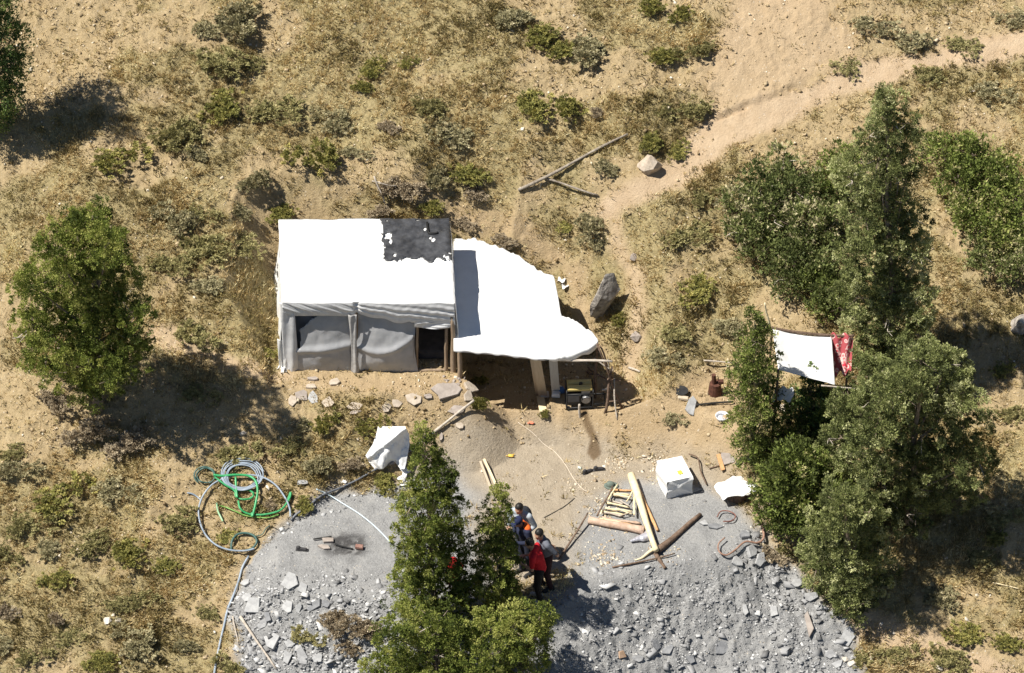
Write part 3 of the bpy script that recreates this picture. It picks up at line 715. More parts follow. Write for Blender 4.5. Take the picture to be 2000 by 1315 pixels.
def tree(name, label, cat, base, lobes, leaf, seed, dens=15, crad=.18, per=105, lsize=.042, r0=.12, inner=.38, tmean=.5, mode='up', group=None, trunk=True, spread=.75, dead=0, tvar=.27):
    rng = np.random.RandomState(seed); rg = random.Random(seed)
    b = G(*base) if not callable(base) else base()
    t = thing(name, label, cat, b, group)
    L3 = []
    for l in lobes:
        px, py, rx, rz = l[:4]; dy = l[4] if len(l) > 4 else None
        if mode == 'up':
            y = b[1] + (dy if dy is not None else rng.uniform(-.55, .3) * spread)
            c = YP(px, py, y)
        else:
            gq = G(px, py); dd = rayd(px, py); c = gq - dd * (dy if dy is not None else (.35 + rz / 86 * .35))
        s = (np.dot(c - CAM, FWD)) / FPX
        L3.append((c[0], c[1], c[2], rx * s * .95, max(rx, rz) * s * .95, rz * s * .95))
    if mode == 'up':                       # inner growth round the stem hides it as on a dense juniper
        zs = [q[2] for q in L3]; top_ = max(zs); low_ = min(zs)
        for f in np.linspace(.06, .9, 7):
            zc = low_ + (top_ - low_) * f; wl = np.mean([q[3] for q in L3 if abs(q[2] - zc) < .9] or [.3]); tx = b[0] + (L3[int(np.argmax(zs))][0] - b[0]) * f
            L3.append((tx, b[1] - .30 * spread * (1 - f) - .12, zc, wl * .8, wl * .6, wl * .8))
    V, F, tt = crown(L3, dens, crad, per, lsize, rng, inner, tmean, tvar)
    mesh_np('crown', V, F, leaf, t, attrs=dict(tint=tt))
    if trunk:
        mb = MB()
        top = max(L3, key=lambda q: q[2]); tp_ = np.array(top[:3])
        bb = b - np.array([0, 0, .12]); N = 10
        lean_ = [bb + (tp_ - bb) * (i / (N - 1)) + np.array([math.sin(i * 1.3 + seed) * .04, math.cos(i * 1.7 + seed) * .04, 0]) * min(i, 3) / 3 for i in range(N)]
        mb.tube(lean_, [r0 * (1 - .85 * i / (N - 1)) for i in range(N)], 9, True, .08, rg)
        for l in L3:
            c = np.array(l[:3]); hz = np.clip((c[2] - bb[2]) * .62, .15, None)
            f = min(hz / max(tp_[2] - bb[2], .1), .9); s0 = bb + (tp_ - bb) * f
            pts = [s0, s0 + (c - s0) * .5 + np.array([0, 0, -.04]), c + np.array([0, 0, l[5] * .2])]
            rr = max(.012, r0 * .38 * (1 - f * .6)); mb.tube(smoothline(pts, 4), [rr * (1 - .085 * k) for k in range(9)], 6)
            for q in range(3):
                d = rng.normal(size=3); d /= np.linalg.norm(d); e = c + d * np.array(l[3:]) * .85
                mb.tube(smoothline([c, c + (e - c) * .5 + np.array([0, 0, -.03]), e], 3), [rr * .5 * (1 - .12 * k) for k in range(7)], 5)
        mb.build('trunk', M_TRUNK, t, smooth=True)
        if dead:
            for q in range(dead):
                mb = MB()
                l = L3[rg.randrange(len(L3))]; c = np.array(l[:3]); d = rng.normal(size=3); d[1] = -abs(d[1]) - .5; d[2] = abs(d[2]) * .6; d /= np.linalg.norm(d)
                e = c + d * np.array(l[3:]) * rg.uniform(1.0, 1.18); s0 = c + d * np.array(l[3:]) * .35
                m_ = (s0 + e) / 2 + rng.normal(size=3) * .06
                mb.tube(smoothline([s0, m_, e], 4), [.016 * (1 - .09 * k) for k in range(9)], 5)
                mb.tube([m_, m_ + (e - m_) * .6 + rng.normal(size=3) * .09], [.009, .004], 5)
                mb.build('dead_branch', M_GREYWOOD, t, smooth=True)
    return t

tree('juniper_tree', 'broad green juniper tree alone left of the tarp shelter with a wide dark shadow', 'tree', (190, 800),
     [(183, 418, 28, 30), (150, 455, 55, 50), (215, 470, 48, 55), (105, 500, 48, 45), (165, 535, 75, 65), (225, 560, 52, 65), (60, 560, 48, 42), (110, 600, 75, 60), (190, 630, 80, 65),
      (262, 615, 40, 42), (65, 640, 50, 45), (125, 680, 70, 50), (215, 690, 75, 52), (255, 675, 40, 36), (150, 725, 65, 32), (90, 700, 45, 35), (222, 735, 45, 26)], L_JUN, 101, inner=.45, dens=15, per=170, crad=.135, lsize=.031, r0=.13, dead=10, tmean=.5, spread=1.6)
tree('juniper_tree', 'taller of two spire junipers on the slate dump, beside the red bundle', 'tree', (850, 1218),
     [(828, 846, 16, 24, .0), (830, 880, 26, 30), (850, 905, 26, 28), (868, 915, 26, 26), (828, 920, 34, 34), (848, 950, 46, 38), (880, 960, 28, 30), (805, 985, 38, 38), (845, 1000, 56, 44), (888, 1000, 24, 28), (800, 1045, 40, 40), (850, 1050, 56, 44), (885, 1060, 34, 40), (820, 1090, 56, 42),
      (870, 1100, 50, 40), (800, 1125, 38, 34), (850, 1145, 64, 42), (900, 1130, 32, 34), (805, 1170, 52, 36), (880, 1180, 56, 38), (840, 1000, 30, 60), (845, 1080, 36, 60)],
     L_JUN, 102, dens=22, per=130, lsize=.028, crad=.10, r0=.10, tmean=.46, spread=.7, dead=3)
tree('juniper_tree', 'shorter of two spire junipers on the slate dump, touching the standing people', 'tree', (980, 1200),
     [(979, 960, 15, 22, .0), (972, 985, 22, 26), (980, 1005, 20, 24), (962, 1015, 26, 30), (975, 1040, 28, 28), (955, 1060, 28, 30), (985, 1070, 24, 28), (970, 1085, 38, 34), (950, 1105, 32, 34), (993, 1110, 26, 26), (965, 1135, 42, 34), (1000, 1145, 24, 24), (945, 1165, 40, 32),
      (985, 1180, 42, 30), (975, 1090, 26, 60)],
     L_JUN, 103, dens=22, per=130, lsize=.028, crad=.10, r0=.09, tmean=.52, spread=.45, dead=3)
tree('juniper_tree', 'low spreading juniper at the bottom edge below the taller spire juniper', 'tree', (850, 1350),
     [(800, 1205, 44, 32), (855, 1215, 54, 36), (760, 1245, 44, 32), (825, 1250, 62, 40), (895, 1245, 48, 38), (785, 1290, 56, 38), (860, 1290, 62, 42), (735, 1308, 40, 28), (830, 1325, 70, 36), (905, 1310, 50, 40), (770, 1330, 50, 30)],
     L_JUN, 118, dens=16, per=155, lsize=.030, crad=.13, r0=.10, tmean=.46, spread=.8, dead=4)
tree('juniper_tree', 'low spreading juniper at the bottom edge below the shorter spire and the red shirt', 'tree', (1000, 1345),
     [(1035, 1205, 36, 26), (1060, 1198, 22, 18), (1000, 1225, 48, 32), (950, 1225, 42, 34), (1035, 1250, 42, 28), (985, 1265, 56, 36), (940, 1285, 46, 36), (1010, 1300, 52, 34), (960, 1325, 60, 32), (1040, 1300, 28, 22)],
     L_JUN, 119, dens=16, per=155, lsize=.030, crad=.13, r0=.09, tmean=.54, spread=.7, dead=3)
tree('juniper_tree', 'tallest grey green juniper tree on the right slope with bare twigs showing', 'tree', (1745, 735),
     [(1730, 195, 28, 34), (1745, 240, 42, 42), (1700, 265, 34, 34), (1765, 290, 34, 42), (1715, 315, 52, 46), (1660, 345, 36, 36), (1770, 345, 30, 36), (1720, 375, 60, 46), (1690, 420, 50, 46), (1770, 425, 46, 46), (1740, 470, 60, 50),
      (1680, 490, 50, 46), (1795, 500, 42, 44), (1735, 545, 70, 52), (1675, 580, 50, 46), (1795, 580, 42, 46), (1735, 615, 70, 48), (1690, 655, 54, 40), (1780, 650, 46, 40), (1735, 690, 60, 36)],
     L_GREYJ, 104, dens=14, per=186, crad=.14, lsize=.032, r0=.10, dead=24, tmean=.48, spread=1.0)
tree('juniper_tree', 'widest dense juniper tree right of the hanging white sheet', 'tree', (1775, 1030),
     [(1800, 705, 48, 42), (1850, 715, 42, 38), (1700, 735, 48, 42), (1755, 760, 64, 50), (1830, 770, 64, 50), (1885, 765, 34, 44), (1665, 795, 46, 44), (1715, 820, 62, 50), (1800, 840, 76, 52), (1885, 835, 46, 46), (1645, 855, 46, 42),
      (1700, 885, 66, 46), (1780, 905, 76, 48), (1865, 900, 56, 46), (1910, 900, 36, 36), (1720, 950, 64, 42), (1800, 965, 66, 38), (1880, 950, 50, 36), (1660, 930, 50, 40)],
     L_GREYJ, 105, dens=14, per=186, crad=.14, lsize=.032, r0=.11, dead=14, tmean=.42, spread=1.8)
tree('juniper_tree', 'lowest rounded juniper tree at the edge of the slate rubble', 'tree', (1660, 1180),
     [(1650, 985, 52, 44), (1700, 1000, 46, 40), (1610, 1035, 46, 42), (1665, 1050, 64, 48), (1715, 1065, 42, 44), (1600, 1095, 48, 42), (1655, 1110, 64, 46), (1715, 1120, 38, 38), (1640, 1150, 60, 30), (1690, 1150, 44, 28)],
     L_GREYJ, 106, dens=14, per=186, crad=.14, lsize=.032, r0=.11, tmean=.45, spread=1.0)
tree('leafy_tree', 'fresh green leafy tree between the wrapped stump and the wide juniper', 'tree', (1555, 1040),
     [(1545, 905, 46, 40), (1595, 925, 42, 38), (1515, 940, 36, 36), (1555, 960, 56, 44), (1505, 980, 28, 30), (1600, 985, 46, 40), (1530, 1000, 50, 34), (1580, 1020, 44, 28), (1630, 960, 36, 36)],
     L_BRIGHT, 107, dens=15.8, per=63, lsize=.058, r0=.07, tmean=.34, spread=.9)
tree('conifer_tree', 'small pointed conifer tree in front of the left end of the hanging white sheet', 'tree', (1472, 900),
     [(1474, 632, 18, 28), (1478, 668, 32, 30), (1458, 695, 26, 26), (1492, 705, 32, 30), (1470, 735, 42, 30), (1445, 750, 28, 24), (1500, 755, 34, 28), (1465, 785, 44, 28), (1505, 800, 30, 26), (1450, 815, 30, 26), (1485, 840, 42, 30), (1465, 875, 40, 26), (1510, 870, 36, 28), (1540, 850, 36, 30)],
     L_BRIGHT, 108, dens=17.5, per=69, lsize=.04, crad=.14, r0=.08, tmean=.42, spread=.8)
tree('conifer_tree', 'little dark conifer sapling under the front edge of the hanging white sheet', 'tree', (1592, 850),
     [(1580, 732, 14, 20), (1580, 758, 28, 24), (1560, 785, 26, 22), (1595, 790, 30, 24), (1575, 815, 40, 24), (1605, 825, 30, 22)],
     L_DARK, 109, dens=17.5, per=69, lsize=.05, crad=.12, r0=.05, tmean=.5, spread=.6)
tree('conifer_tree', 'dark conifer tree on the bare upper slope with a square edged shadow', 'tree', (-30, 268),
     [(-20, -30, 36, 50), (-5, 40, 36, 46), (-40, 90, 60, 60), (10, 95, 34, 40), (-10, 140, 46, 46), (-60, -60, 60, 60), (-30, 0, 60, 60), (-60, 130, 60, 60), (0, 80, 50, 50), (30, 120, 22, 24), (24, 160, 26, 24), (-50, 180, 60, 50), (5, 190, 40, 36), (28, 195, 14, 16), (-30, 230, 50, 30)],
     L_DARK, 110, dens=14.0, per=72, r0=.15, tmean=.55, spread=.6)
tree('bush', 'broad dark green bush left of the tallest juniper', 'bush', (1560, 600),
     [(1530, 315, 30, 34), (1480, 360, 46, 34), (1545, 370, 52, 40), (1600, 385, 44, 40), (1450, 405, 42, 34), (1510, 420, 62, 42), (1575, 435, 56, 42), (1455, 450, 38, 30), (1620, 450, 36, 44), (1505, 480, 56, 38), (1565, 500, 58, 40), (1610, 525, 40, 36), (1545, 545, 46, 30), (1600, 575, 40, 30)],
     L_BROAD, 111, dens=14.0, per=53, lsize=.058, r0=.05, tmean=.45, mode='ground', dead=9)
tree('bush', 'bright leafy bush just left of the tallest juniper crown', 'bush', (1650, 400),
     [(1640, 300, 34, 30), (1625, 345, 34, 30), (1660, 365, 36, 34), (1640, 320, 30, 26), (1610, 372, 30, 24)], L_BRIGHT, 112, dens=14.0, per=53, lsize=.052, r0=.03, tmean=.42, mode='ground')
tree('bush', 'small bright bush below the broad dark green bush', 'bush', (1625, 610),
     [(1600, 545, 34, 30), (1625, 575, 34, 28), (1600, 590, 26, 22), (1640, 600, 26, 24)], L_BRIGHT, 113, dens=14.0, per=53, lsize=.052, r0=.03, tmean=.36, mode='ground')
tree('bush', 'bright green bush right of the tallest juniper with yellow flowers above it', 'bush', (1930, 480),
     [(1840, 295, 44, 30), (1905, 305, 46, 34), (1955, 330, 42, 38), (1870, 345, 44, 34), (1925, 360, 50, 40), (1980, 385, 36, 36), (1895, 395, 50, 36), (1950, 415, 46, 36), (1905, 440, 40, 28), (1990, 440, 30, 36), (1960, 470, 42, 30)],
     L_BRIGHT, 114, dens=14.0, per=53, lsize=.058, r0=.05, tmean=.48, mode='ground', dead=3)
tree('bush', 'olive green bush at the right frame edge below the bright bush', 'bush', (1985, 560),
     [(1960, 510, 40, 26), (1995, 530, 34, 34), (1975, 490, 30, 24), (1920, 500, 40, 22)], L_BROAD, 115, dens=14.0, per=53, lsize=.055, r0=.03, tmean=.55, mode='ground')
tree('bush', 'leafy dark bush between the small conifer and the wide juniper', 'bush', (1560, 900),
     [(1545, 870, 34, 26), (1580, 885, 40, 28), (1620, 880, 34, 30), (1600, 850, 34, 26), (1625, 830, 28, 24)], L_BROAD, 116, dens=15.8, per=56, lsize=.052, r0=.03, tmean=.42, mode='ground')
tree('bush', 'low green bush growing under the white wrapped stump edge', 'bush', (1480, 1000),
     [(1496, 955, 22, 26), (1506, 985, 28, 22), (1508, 1015, 26, 20), (1502, 900, 24, 18)], L_BRIGHT, 117, dens=15.8, per=56, lsize=.05, r0=.03, tmean=.45, mode='ground')

# ------------------------------------------------------------------ low shrubs, each one a thing; a few shapes share their mesh
S_OLIVE = leafmat('olive_shrub_leaf', [(0, (0.131, 0.122, 0.048)), (.5, (0.306, 0.279, 0.117)), (1, (0.582, 0.515, 0.259))], .2)
S_SAGE = leafmat('sage_shrub_leaf', [(0, (0.160, 0.143, 0.076)), (.5, (0.349, 0.315, 0.171)), (1, (0.612, 0.543, 0.341))], .2)
S_GREEN = leafmat('green_shrub_leaf', [(0, (0.123, 0.123, 0.038)), (.5, (0.270, 0.260, 0.076)), (1, (0.505, 0.446, 0.150))], .2)
S_BROWN = leafmat('brown_shrub_leaf', [(0, (0.160, 0.125, 0.082)), (.5, (0.364, 0.294, 0.198)), (1, (0.670, 0.572, 0.410))], .15)
def shrub_mesh(m, seed, dens=.9):
    """a low, lumpy shrub about one metre wide: stems from the root and leaves towards their ends"""
    rng = np.random.RandomState(seed); V = []; T = []; n = int(150 * dens)
    nl = rng.randint(3, 6); lob = np.stack([rng.uniform(-.3, .3, nl), rng.uniform(-.24, .24, nl), rng.uniform(.10, .22, nl)], 1); lr = rng.uniform(.16, .27, nl)
    C = []; O = []
    for q in range(n):
        i = rng.randint(nl); d = rng.normal(size=3); d[2] = abs(d[2]) * .9 + .05; d /= np.linalg.norm(d)
        C.append(lob[i] + d * lr[i] * (rng.uniform(.4, 1.08) + (.35 * rng.rand() if rng.rand() < .3 else 0)) * np.array([1.1, 1.1, .8])); O.append(d)
    V, F, t = leaf_cloud(np.array(C), np.array(O), rng.uniform(.02, .055, n), 34, .038, rng, rng.normal(.5, .24, n), .8, 2.8, .08)
    # dry stems
    sv = []; sf = []; b = len(V)
    for q in range(60):
        c = C[rng.randint(n)]; r_ = lob[rng.randint(nl)] * np.array([.5, .5, 0]); s = rng.normal(size=3); s /= np.linalg.norm(s)
        k = b + len(sv); sv += [r_ - s * .006, r_ + s * .006, np.array(c)]; sf.append((k, k + 1, k + 2))
    V = np.concatenate([V, np.array(sv)]); F = np.concatenate([F, np.array(sf)]); t = np.concatenate([t, np.full(len(sv), .8)])
    me_o = mesh_np('low_shrub', V, F, m, None, None, attrs=dict(tint=t)); me = me_o.data; bpy.data.objects.remove(me_o); return me
SM = {'o': [shrub_mesh(S_OLIVE, k, .6 + .15 * (k % 4)) for k in range(1, 7)], 's': [shrub_mesh(S_SAGE, k, .6 + .15 * (k % 4)) for k in range(21, 26)],
      'g': [shrub_mesh(S_GREEN, k, .6 + .15 * (k % 4)) for k in range(31, 37)], 'b': [shrub_mesh(S_BROWN, k, .6 + .15 * (k % 3)) for k in range(41, 45)]}
SHR = [
 # px, py, width px, height factor, kind, label
 (450, 35, 120, 1, 's', 'large dark sage clump at the very top, above the top left slope'), (395, 62, 70, .8, 's', 'grey sage clump hugging the lower edge of the large dark one at the very top'),
 (425, 112, 100, .9, 'o', 'wide flat olive clump under the large dark sage at the top'), (485, 118, 60, .8, 'o', 'small olive clump touching the right end of the wide flat olive clump'),
 (455, 208, 90, 1, 'g', 'dark green shrub midway up the slope left of the two stacked green tufts'), (535, 212, 90, .8, 'o', 'flat olive shrub right of the dark green shrub on the upper slope'),
 (350, 268, 105, 1, 'o', 'wide olive shrub uphill from the lone broad juniper'), (240, 310, 95, .9, 'g', 'yellow green shrub left of the wide olive shrub uphill of the lone juniper'),
 (375, 300, 60, .8, 's', 'sage tuft at the shaded foot of the wide olive shrub'), (500, 345, 75, 1.2, 's', 'round dark sage shrub with a black shadow on its right'), 
 (610, 305, 95, 1.2, 'g', 'full green shrub above the middle of the white shelter'), (640, 232, 75, 1, 's', 'rounded grey brown shrub above the full green shrub'),
 (690, 295, 55, .8, 's', 'grey shrub close right of the full green shrub above the shelter'), (722, 132, 52, 1.1, 'g', 'bright green tuft, upper of two stacked tufts on bare soil'),
 (712, 172, 46, 1.2, 'g', 'dark green tuft, lower of two stacked tufts on bare soil'), (800, 122, 46, .9, 'g', 'small green tuft right of the two stacked tufts'),
 (835, 212, 66, 1, 'o', 'dark olive shrub on the bare slope above the black tarp'), (762, 252, 46, .9, 'b', 'brown shrub on bare soil above the black tarp'),
 (880, 262, 95, .8, 's', 'broad flat sage patch right of the dark olive shrub above the black tarp'), (910, 335, 80, .8, 'g', 'green tussock left of the forked dead log'),
 (345, 425, 85, 1, 's', 'grey olive shrub upslope between the lone juniper and the shelter'), (400, 418, 60, .9, 'o', 'olive shrub right of the grey olive shrub between juniper and shelter'),
 (470, 418, 50, 1.2, 's', 'small dark round shrub left of the shelter roof'), (555, 412, 60, .9, 'g', 'green tussock touching the outer back corner of the shelter'),
 (395, 487, 100, .9, 'o', 'long olive shrub beside the shelter wall, larger one of the row'), (330, 512, 75, .9, 'o', 'olive shrub at the outer end of the row beside the shelter wall'), (470, 478, 70, .8, 'o', 'olive shrub nearest the shelter wall in the row'),
 (410, 540, 80, .6, 's', 'pale sage patch on the grass between the lone juniper and the shelter'), (940, 372, 60, 1.1, 'b', 'brown shrub with a black shadow beside the butt of the forked dead log'),
 (1000, 40, 90, .8, 's', 'grey shrub at the very top above the middle of the slope'), (1050, 70, 80, .9, 'g', 'yellow green shrub near the very top middle'),
 (1160, 95, 100, .9, 's', 'wide grey brown shrub near the top middle'), (1090, 95, 60, .9, 'g', 'green tuft left of the wide grey brown shrub near the top'), (1290, 108, 66, 1, 'g', 'blue green shrub left of the orange scree'),
 (1345, 100, 70, 1, 'o', 'olive shrub touching the left edge of the orange scree'), (1265, 14, 60, 1, 'g', 'green shrub at the very top, left of a rounded olive one'), (1325, 28, 60, 1.2, 'g', 'rounded olive green shrub at the very top near the scree'),
 (1025, 205, 95, .9, 'g', 'yellow green tussock in the band above the forked dead log'), (1095, 205, 80, 1.1, 'g', 'darker green tussock with shadow in the band above the forked dead log'), (1158, 218, 32, 1.2, 'b', 'tiny dark brown shrub beside the darker green tussock'),
 (1330, 212, 85, .9, 'o', 'olive shrub just above the trail where it narrows'), (1275, 275, 60, .9, 'g', 'green shrub at the tip of the forked dead log'), (1320, 290, 55, .8, 'g', 'green tuft above the pale rock by the trail'),
 (1185, 330, 55, .9, 's', 'brown sage shrub between the arms of the forked dead log'), (1150, 430, 60, 1.1, 's', 'grey sage shrub below the end of the trail'), (1160, 470, 50, 1, 's', 'lower grey sage shrub touching the one below the trail end'),
 (1700, 45, 60, 1, 's', 'dark sage shrub above the upper trail, left of a larger sage'), (1770, 70, 90, .9, 's', 'large sage shrub above the upper trail'), (1880, 85, 60, .8, 'o', 'olive tuft directly above the upper trail'),
 (1810, 148, 60, .8, 'o', 'olive tuft directly below the upper trail'), (1945, 175, 66, .9, 's', 'sage shrub below the trail near the right edge'), (1970, 35, 60, .9, 's', 'sage shrub above the trail near the top right corner'),
 (1650, 125, 60, .7, 'o', 'olive tuft on the upper edge of the trail by the scree'), (1340, 455, 80, .8, 'o', 'olive shrub between the trail end and the broad dark bush'), (1390, 380, 60, .8, 'o', 'olive tuft left of the broad dark bush'),
 (1370, 560, 90, .8, 'g', 'green tussock right of the tall grey boulder'), (1430, 625, 70, .9, 's', 'sage shrub left of the small pointed conifer top'), (1300, 690, 70, .8, 's', 'sage shrub on the slope right of the trestle'),
 (1320, 640, 60, .7, 'o', 'olive tuft above the sage shrub right of the trestle'), (1318, 815, 50, .8, 's', 'low sage plant beside the dark round pan'), (1205, 625, 40, 1.2, 'g', 'dark green plant growing at the foot of the tall grey boulder'),
 (390, 662, 80, 1, 'o', 'olive shrub at the rim of the lone juniper shadow'), (525, 692, 50, .9, 'g', 'green tuft at the outer front corner of the shelter'), (640, 826, 75, 1.1, 'g', 'green shrub below the stone row under the shelter'),
 (728, 832, 62, 1.1, 'g', 'blue green shrub above the draped white sheet'), (600, 830, 46, .9, 's', 'sage tuft left of the green shrub below the stone row'), (480, 885, 80, .9, 'o', 'olive shrub at the right rim of the lone juniper shadow'), (625, 895, 70, .9, 's', 'sage shrub left of the draped white sheet'),
 (560, 870, 60, .8, 'o', 'olive tuft upslope of the coiled hoses'), (690, 900, 46, 1, 'b', 'reddish brown withered plant beside the draped white sheet'), (938, 745, 34, 2.2, 'g', 'tall green weed on the wall of the dugout'), (940, 795, 36, 2.0, 'g', 'tall green weed at the lower end of the dugout wall'),
 (1068, 812, 28, 1.3, 'g', 'small green plant below the short flat plank'), (740, 935, 70, .7, 'g', 'green grass tuft at the grey edge below the draped white sheet'), (605, 985, 55, .9, 'g', 'green tuft at the end of the pale pipe'),
 (496, 990, 44, .6, 'o', 'olive shrub inside the big blue hose loop'), (440, 1040, 46, .5, 'g', 'green tuft low inside the big blue hose loop'), (520, 985, 36, .7, 'b', 'brown tuft inside the big blue hose loop'), (780, 960, 40, .9, 'o', 'olive tuft at the left foot of the taller spire juniper'),
 (30, 915, 85, 1.1, 's', 'sage shrub at the left edge below the lone juniper'), (130, 965, 110, .9, 'g', 'wide green shrub below the lone juniper'), (235, 950, 85, .8, 's', 'brown sage shrub right of the wide green one below the lone juniper'),
 (20, 880, 60, .8, 'o', 'pale olive tuft at the left edge above the sage shrub'), (75, 1020, 85, .9, 'o', 'olive shrub on the lower left slope under the wide green one'), (20, 1085, 60, .9, 'o', 'dark olive shrub at the lower left edge'),
 (105, 1065, 60, .8, 's', 'sage tuft on the lower left slope beside the dark olive shrub'), (175, 1060, 80, .9, 'o', 'olive shrub in the middle of the lower left slope'), (235, 1080, 85, 1, 'g', 'dark green shrub in the middle of the lower left slope'),
 (110, 1125, 75, .8, 'g', 'low green shrub under the olive one in the lower left'), (345, 1010, 80, .9, 'o', 'olive yellow shrub left of the big blue hose loop'), (320, 1100, 55, .8, 'g', 'yellow flowering tuft left of the lower hose'),
 (275, 1170, 66, 1, 'o', 'dark olive shrub on the lower left slope above loose stones'), (225, 1175, 50, .8, 'o', 'small olive tuft left of the loose stones'), (112, 1205, 38, 1.3, 'b', 'nearly black small shrub on the lower left slope'),
 (15, 1195, 60, 1.1, 'b', 'dark brown clump at the lower left edge'), (255, 1245, 85, .9, 's', 'sage shrub near the bottom left'), (360, 1265, 55, 1, 's', 'dark sage shrub left of the hose near the bottom'), (205, 1290, 75, .8, 'g', 'yellow green shrub at the bottom left'),
 (75, 1280, 60, .8, 'o', 'olive tuft in the bottom left corner area'), (15, 1255, 50, .9, 's', 'sage tuft in the bottom left corner'), (410, 1190, 50, .9, 'o', 'olive tuft beside the hose below the big loop'), (140, 1240, 60, .7, 'o', 'flat olive tuft near the bottom left'),
 (640, 1215, 85, 1, 'b', 'dry brown shrub on the slate dump left of the spire junipers'), (700, 1215, 85, 1.1, 'b', 'larger dry grey brown shrub touching the taller spire juniper'), (610, 1245, 60, .9, 'o', 'dry yellowish shrub low on the slate dump'), (680, 1260, 60, .9, 'b', 'dry brown shrub under the larger one on the slate dump'),
 (445, 1290, 70, .9, 'o', 'olive brown shrub at the bottom beside the pale dead stick'), (1500, 1085, 60, .9, 'b', 'rusty brown shrub between the rubble and the lowest juniper'), (1555, 1075, 70, .9, 'o', 'olive shrub against the lowest juniper'),
 (1915, 985, 70, .9, 's', 'sage shrub on the dry slope right of the wide juniper'), (1940, 1050, 50, .9, 'g', 'green tuft on the dry slope below the sage shrub at right'), (1915, 1090, 60, .8, 'o', 'dark olive tuft in the dry grass at right'), (1830, 1155, 75, .8, 's', 'sage shrub right of the lowest juniper'),
 (1890, 1235, 85, .8, 'g', 'green shrub above the lower right path'), (1770, 1275, 55, 1, 'o', 'dark olive shrub left of the lower right path'), (1845, 1290, 75, .9, 'o', 'olive shrub beneath the lower right path'), (1960, 1250, 60, .8, 'g', 'green tuft at the right edge above the lower path'),
 (1700, 1280, 60, .7, 'o', 'pale olive tuft between slate rubble and the lower right path'), (1970, 1010, 60, .8, 'o', 'olive tuft at the right edge on the dry slope'), (1960, 720, 60, .8, 'g', 'green tuft below the grey boulder at the right edge'), (1975, 810, 60, .8, 'o', 'yellow green tuft at the right edge beside the tree shadow'),
 (180, 830, 110, .9, 'b', 'tangled brown shrub under the lone broad juniper'), (110, 790, 80, .9, 'b', 'dry brown shrub at the left foot of the lone juniper'), (255, 850, 90, .8, 'b', 'dark brown shrub in the shade of the lone juniper'), (400, 770, 70, .7, 'o', 'shaded olive tuft in the middle of the lone juniper shadow'),
 (790, 375, 90, 1.1, 'b', 'tangled brown brush just behind the black tarp'), (845, 350, 70, 1.2, 's', 'dark brush at the upper end of the tangle behind the black tarp'), (745, 405, 50, .9, 'b', 'brown brush at the shelter back left of the black tarp'), (850, 405, 60, .9, 'g', 'green brown brush touching the back edge of the black tarp'),
 (910, 440, 50, .9, 'b', 'brown clump on the cut bank at the back of the lean-to'), (985, 465, 50, .8, 'b', 'brown clump on the cut bank above the lean-to tarp'), (1110, 440, 40, .7, 'g', 'little green tuft on the bank left of the trail end'),
]
rg = random.Random(3)
for i, (px, py, wd, hf, kd, lab) in enumerate(SHR):
    me = SM[kd][rg.randrange(len(SM[kd]))]
    o = bpy.data.objects.new('low_shrub', me); COL.objects.link(o)
    c = G(px, py + wd * .12); s = (np.dot(c - CAM, FWD)) / FPX; k = wd * s * 1.12
    o.location = Vector(c - np.array([0, 0, .04 * k])); o.scale = (k * rg.uniform(.95, 1.2), k * rg.uniform(.75, 1.0), k * hf * rg.uniform(.75, .95)); 
    n_ = Vector((0, -.30, 1)).normalized(); o.rotation_euler = n_.to_track_quat('Z', 'Y').to_euler(); o.rotation_euler.rotate_axis('Z', rg.uniform(-.5, .5) + rg.choice((0, math.pi)))
    setp(o, lab, 'shrub', 'low shrubs scattered over the dry hillside')

# ------------------------------------------------------------------ uncountable cover: dry grass, herbs, pebbles
M_GRASS = leafmat('dry_grass_blade', [(0, (0.176, 0.147, 0.058)), (.3, (0.314, 0.253, 0.111)), (.55, (0.527, 0.407, 0.201)), (.8, (0.702, 0.547, 0.302)), (1, (0.780, 0.718, 0.455))], .25)
def scatter(n, dens, rng, xr=(-13, 13), yr=(-5.2, 12.6)):
    x = rng.uniform(*xr, n); y = rng.uniform(*yr, n); k = rng.rand(n) < dens(x, y); return x[k], y[k]
rng = np.random.RandomState(50)
x, y = scatter(190000, lambda x, y: bil(veg, x, y) * (.30 + .70 * sstep(.40, .60, fbm(x, y, 3.2, 2, 120))) + .05 * (1 - bil(bare, x, y)) * (1 - bil(slate, x, y)) , rng)
z = bil(GZ, x, y); n = len(x); per = 8
sz = rng.uniform(.04, .12, n) * (.8 + .6 * vnoise(x * 1.5, y * 1.5, 130))
green = np.clip(.56 - 1.5 * (fbm(x, y, .9, 3, 140) - .48) + rng.normal(0, .16, n), 0, 1)
B = np.repeat(np.stack([x, y, z - .01], 1), per, 0); N = n * per; S = np.repeat(sz, per)
a = rng.uniform(0, 6.283, N); sp = rng.uniform(.1, .9, N)
root = B + np.stack([np.cos(a), np.sin(a), np.zeros(N)], 1) * (S * rng.uniform(0, .7, N))[:, None]
tip = root + np.stack([np.cos(a) * sp, np.sin(a) * sp - .25, 1.15 - sp * .5], 1) * (S * rng.uniform(.5, 1.3, N))[:, None]
b2 = a + rng.uniform(.6, 2.2, N); sd_ = np.stack([np.cos(b2), np.sin(b2), np.zeros(N)], 1) * (S * .11)[:, None]
V = np.stack([root - sd_, root + sd_, tip], 1).reshape(-1, 3)
tt = np.repeat(np.clip(np.repeat(green, per) + rng.normal(0, .14, N), 0, 1), 3)
setp(mesh_np('dry_grass', V, np.arange(N * 3).reshape(-1, 3), M_GRASS, attrs=dict(tint=tt)), 'dry straw coloured grass and olive herbs covering the hillside', 'grass', kind='stuff')

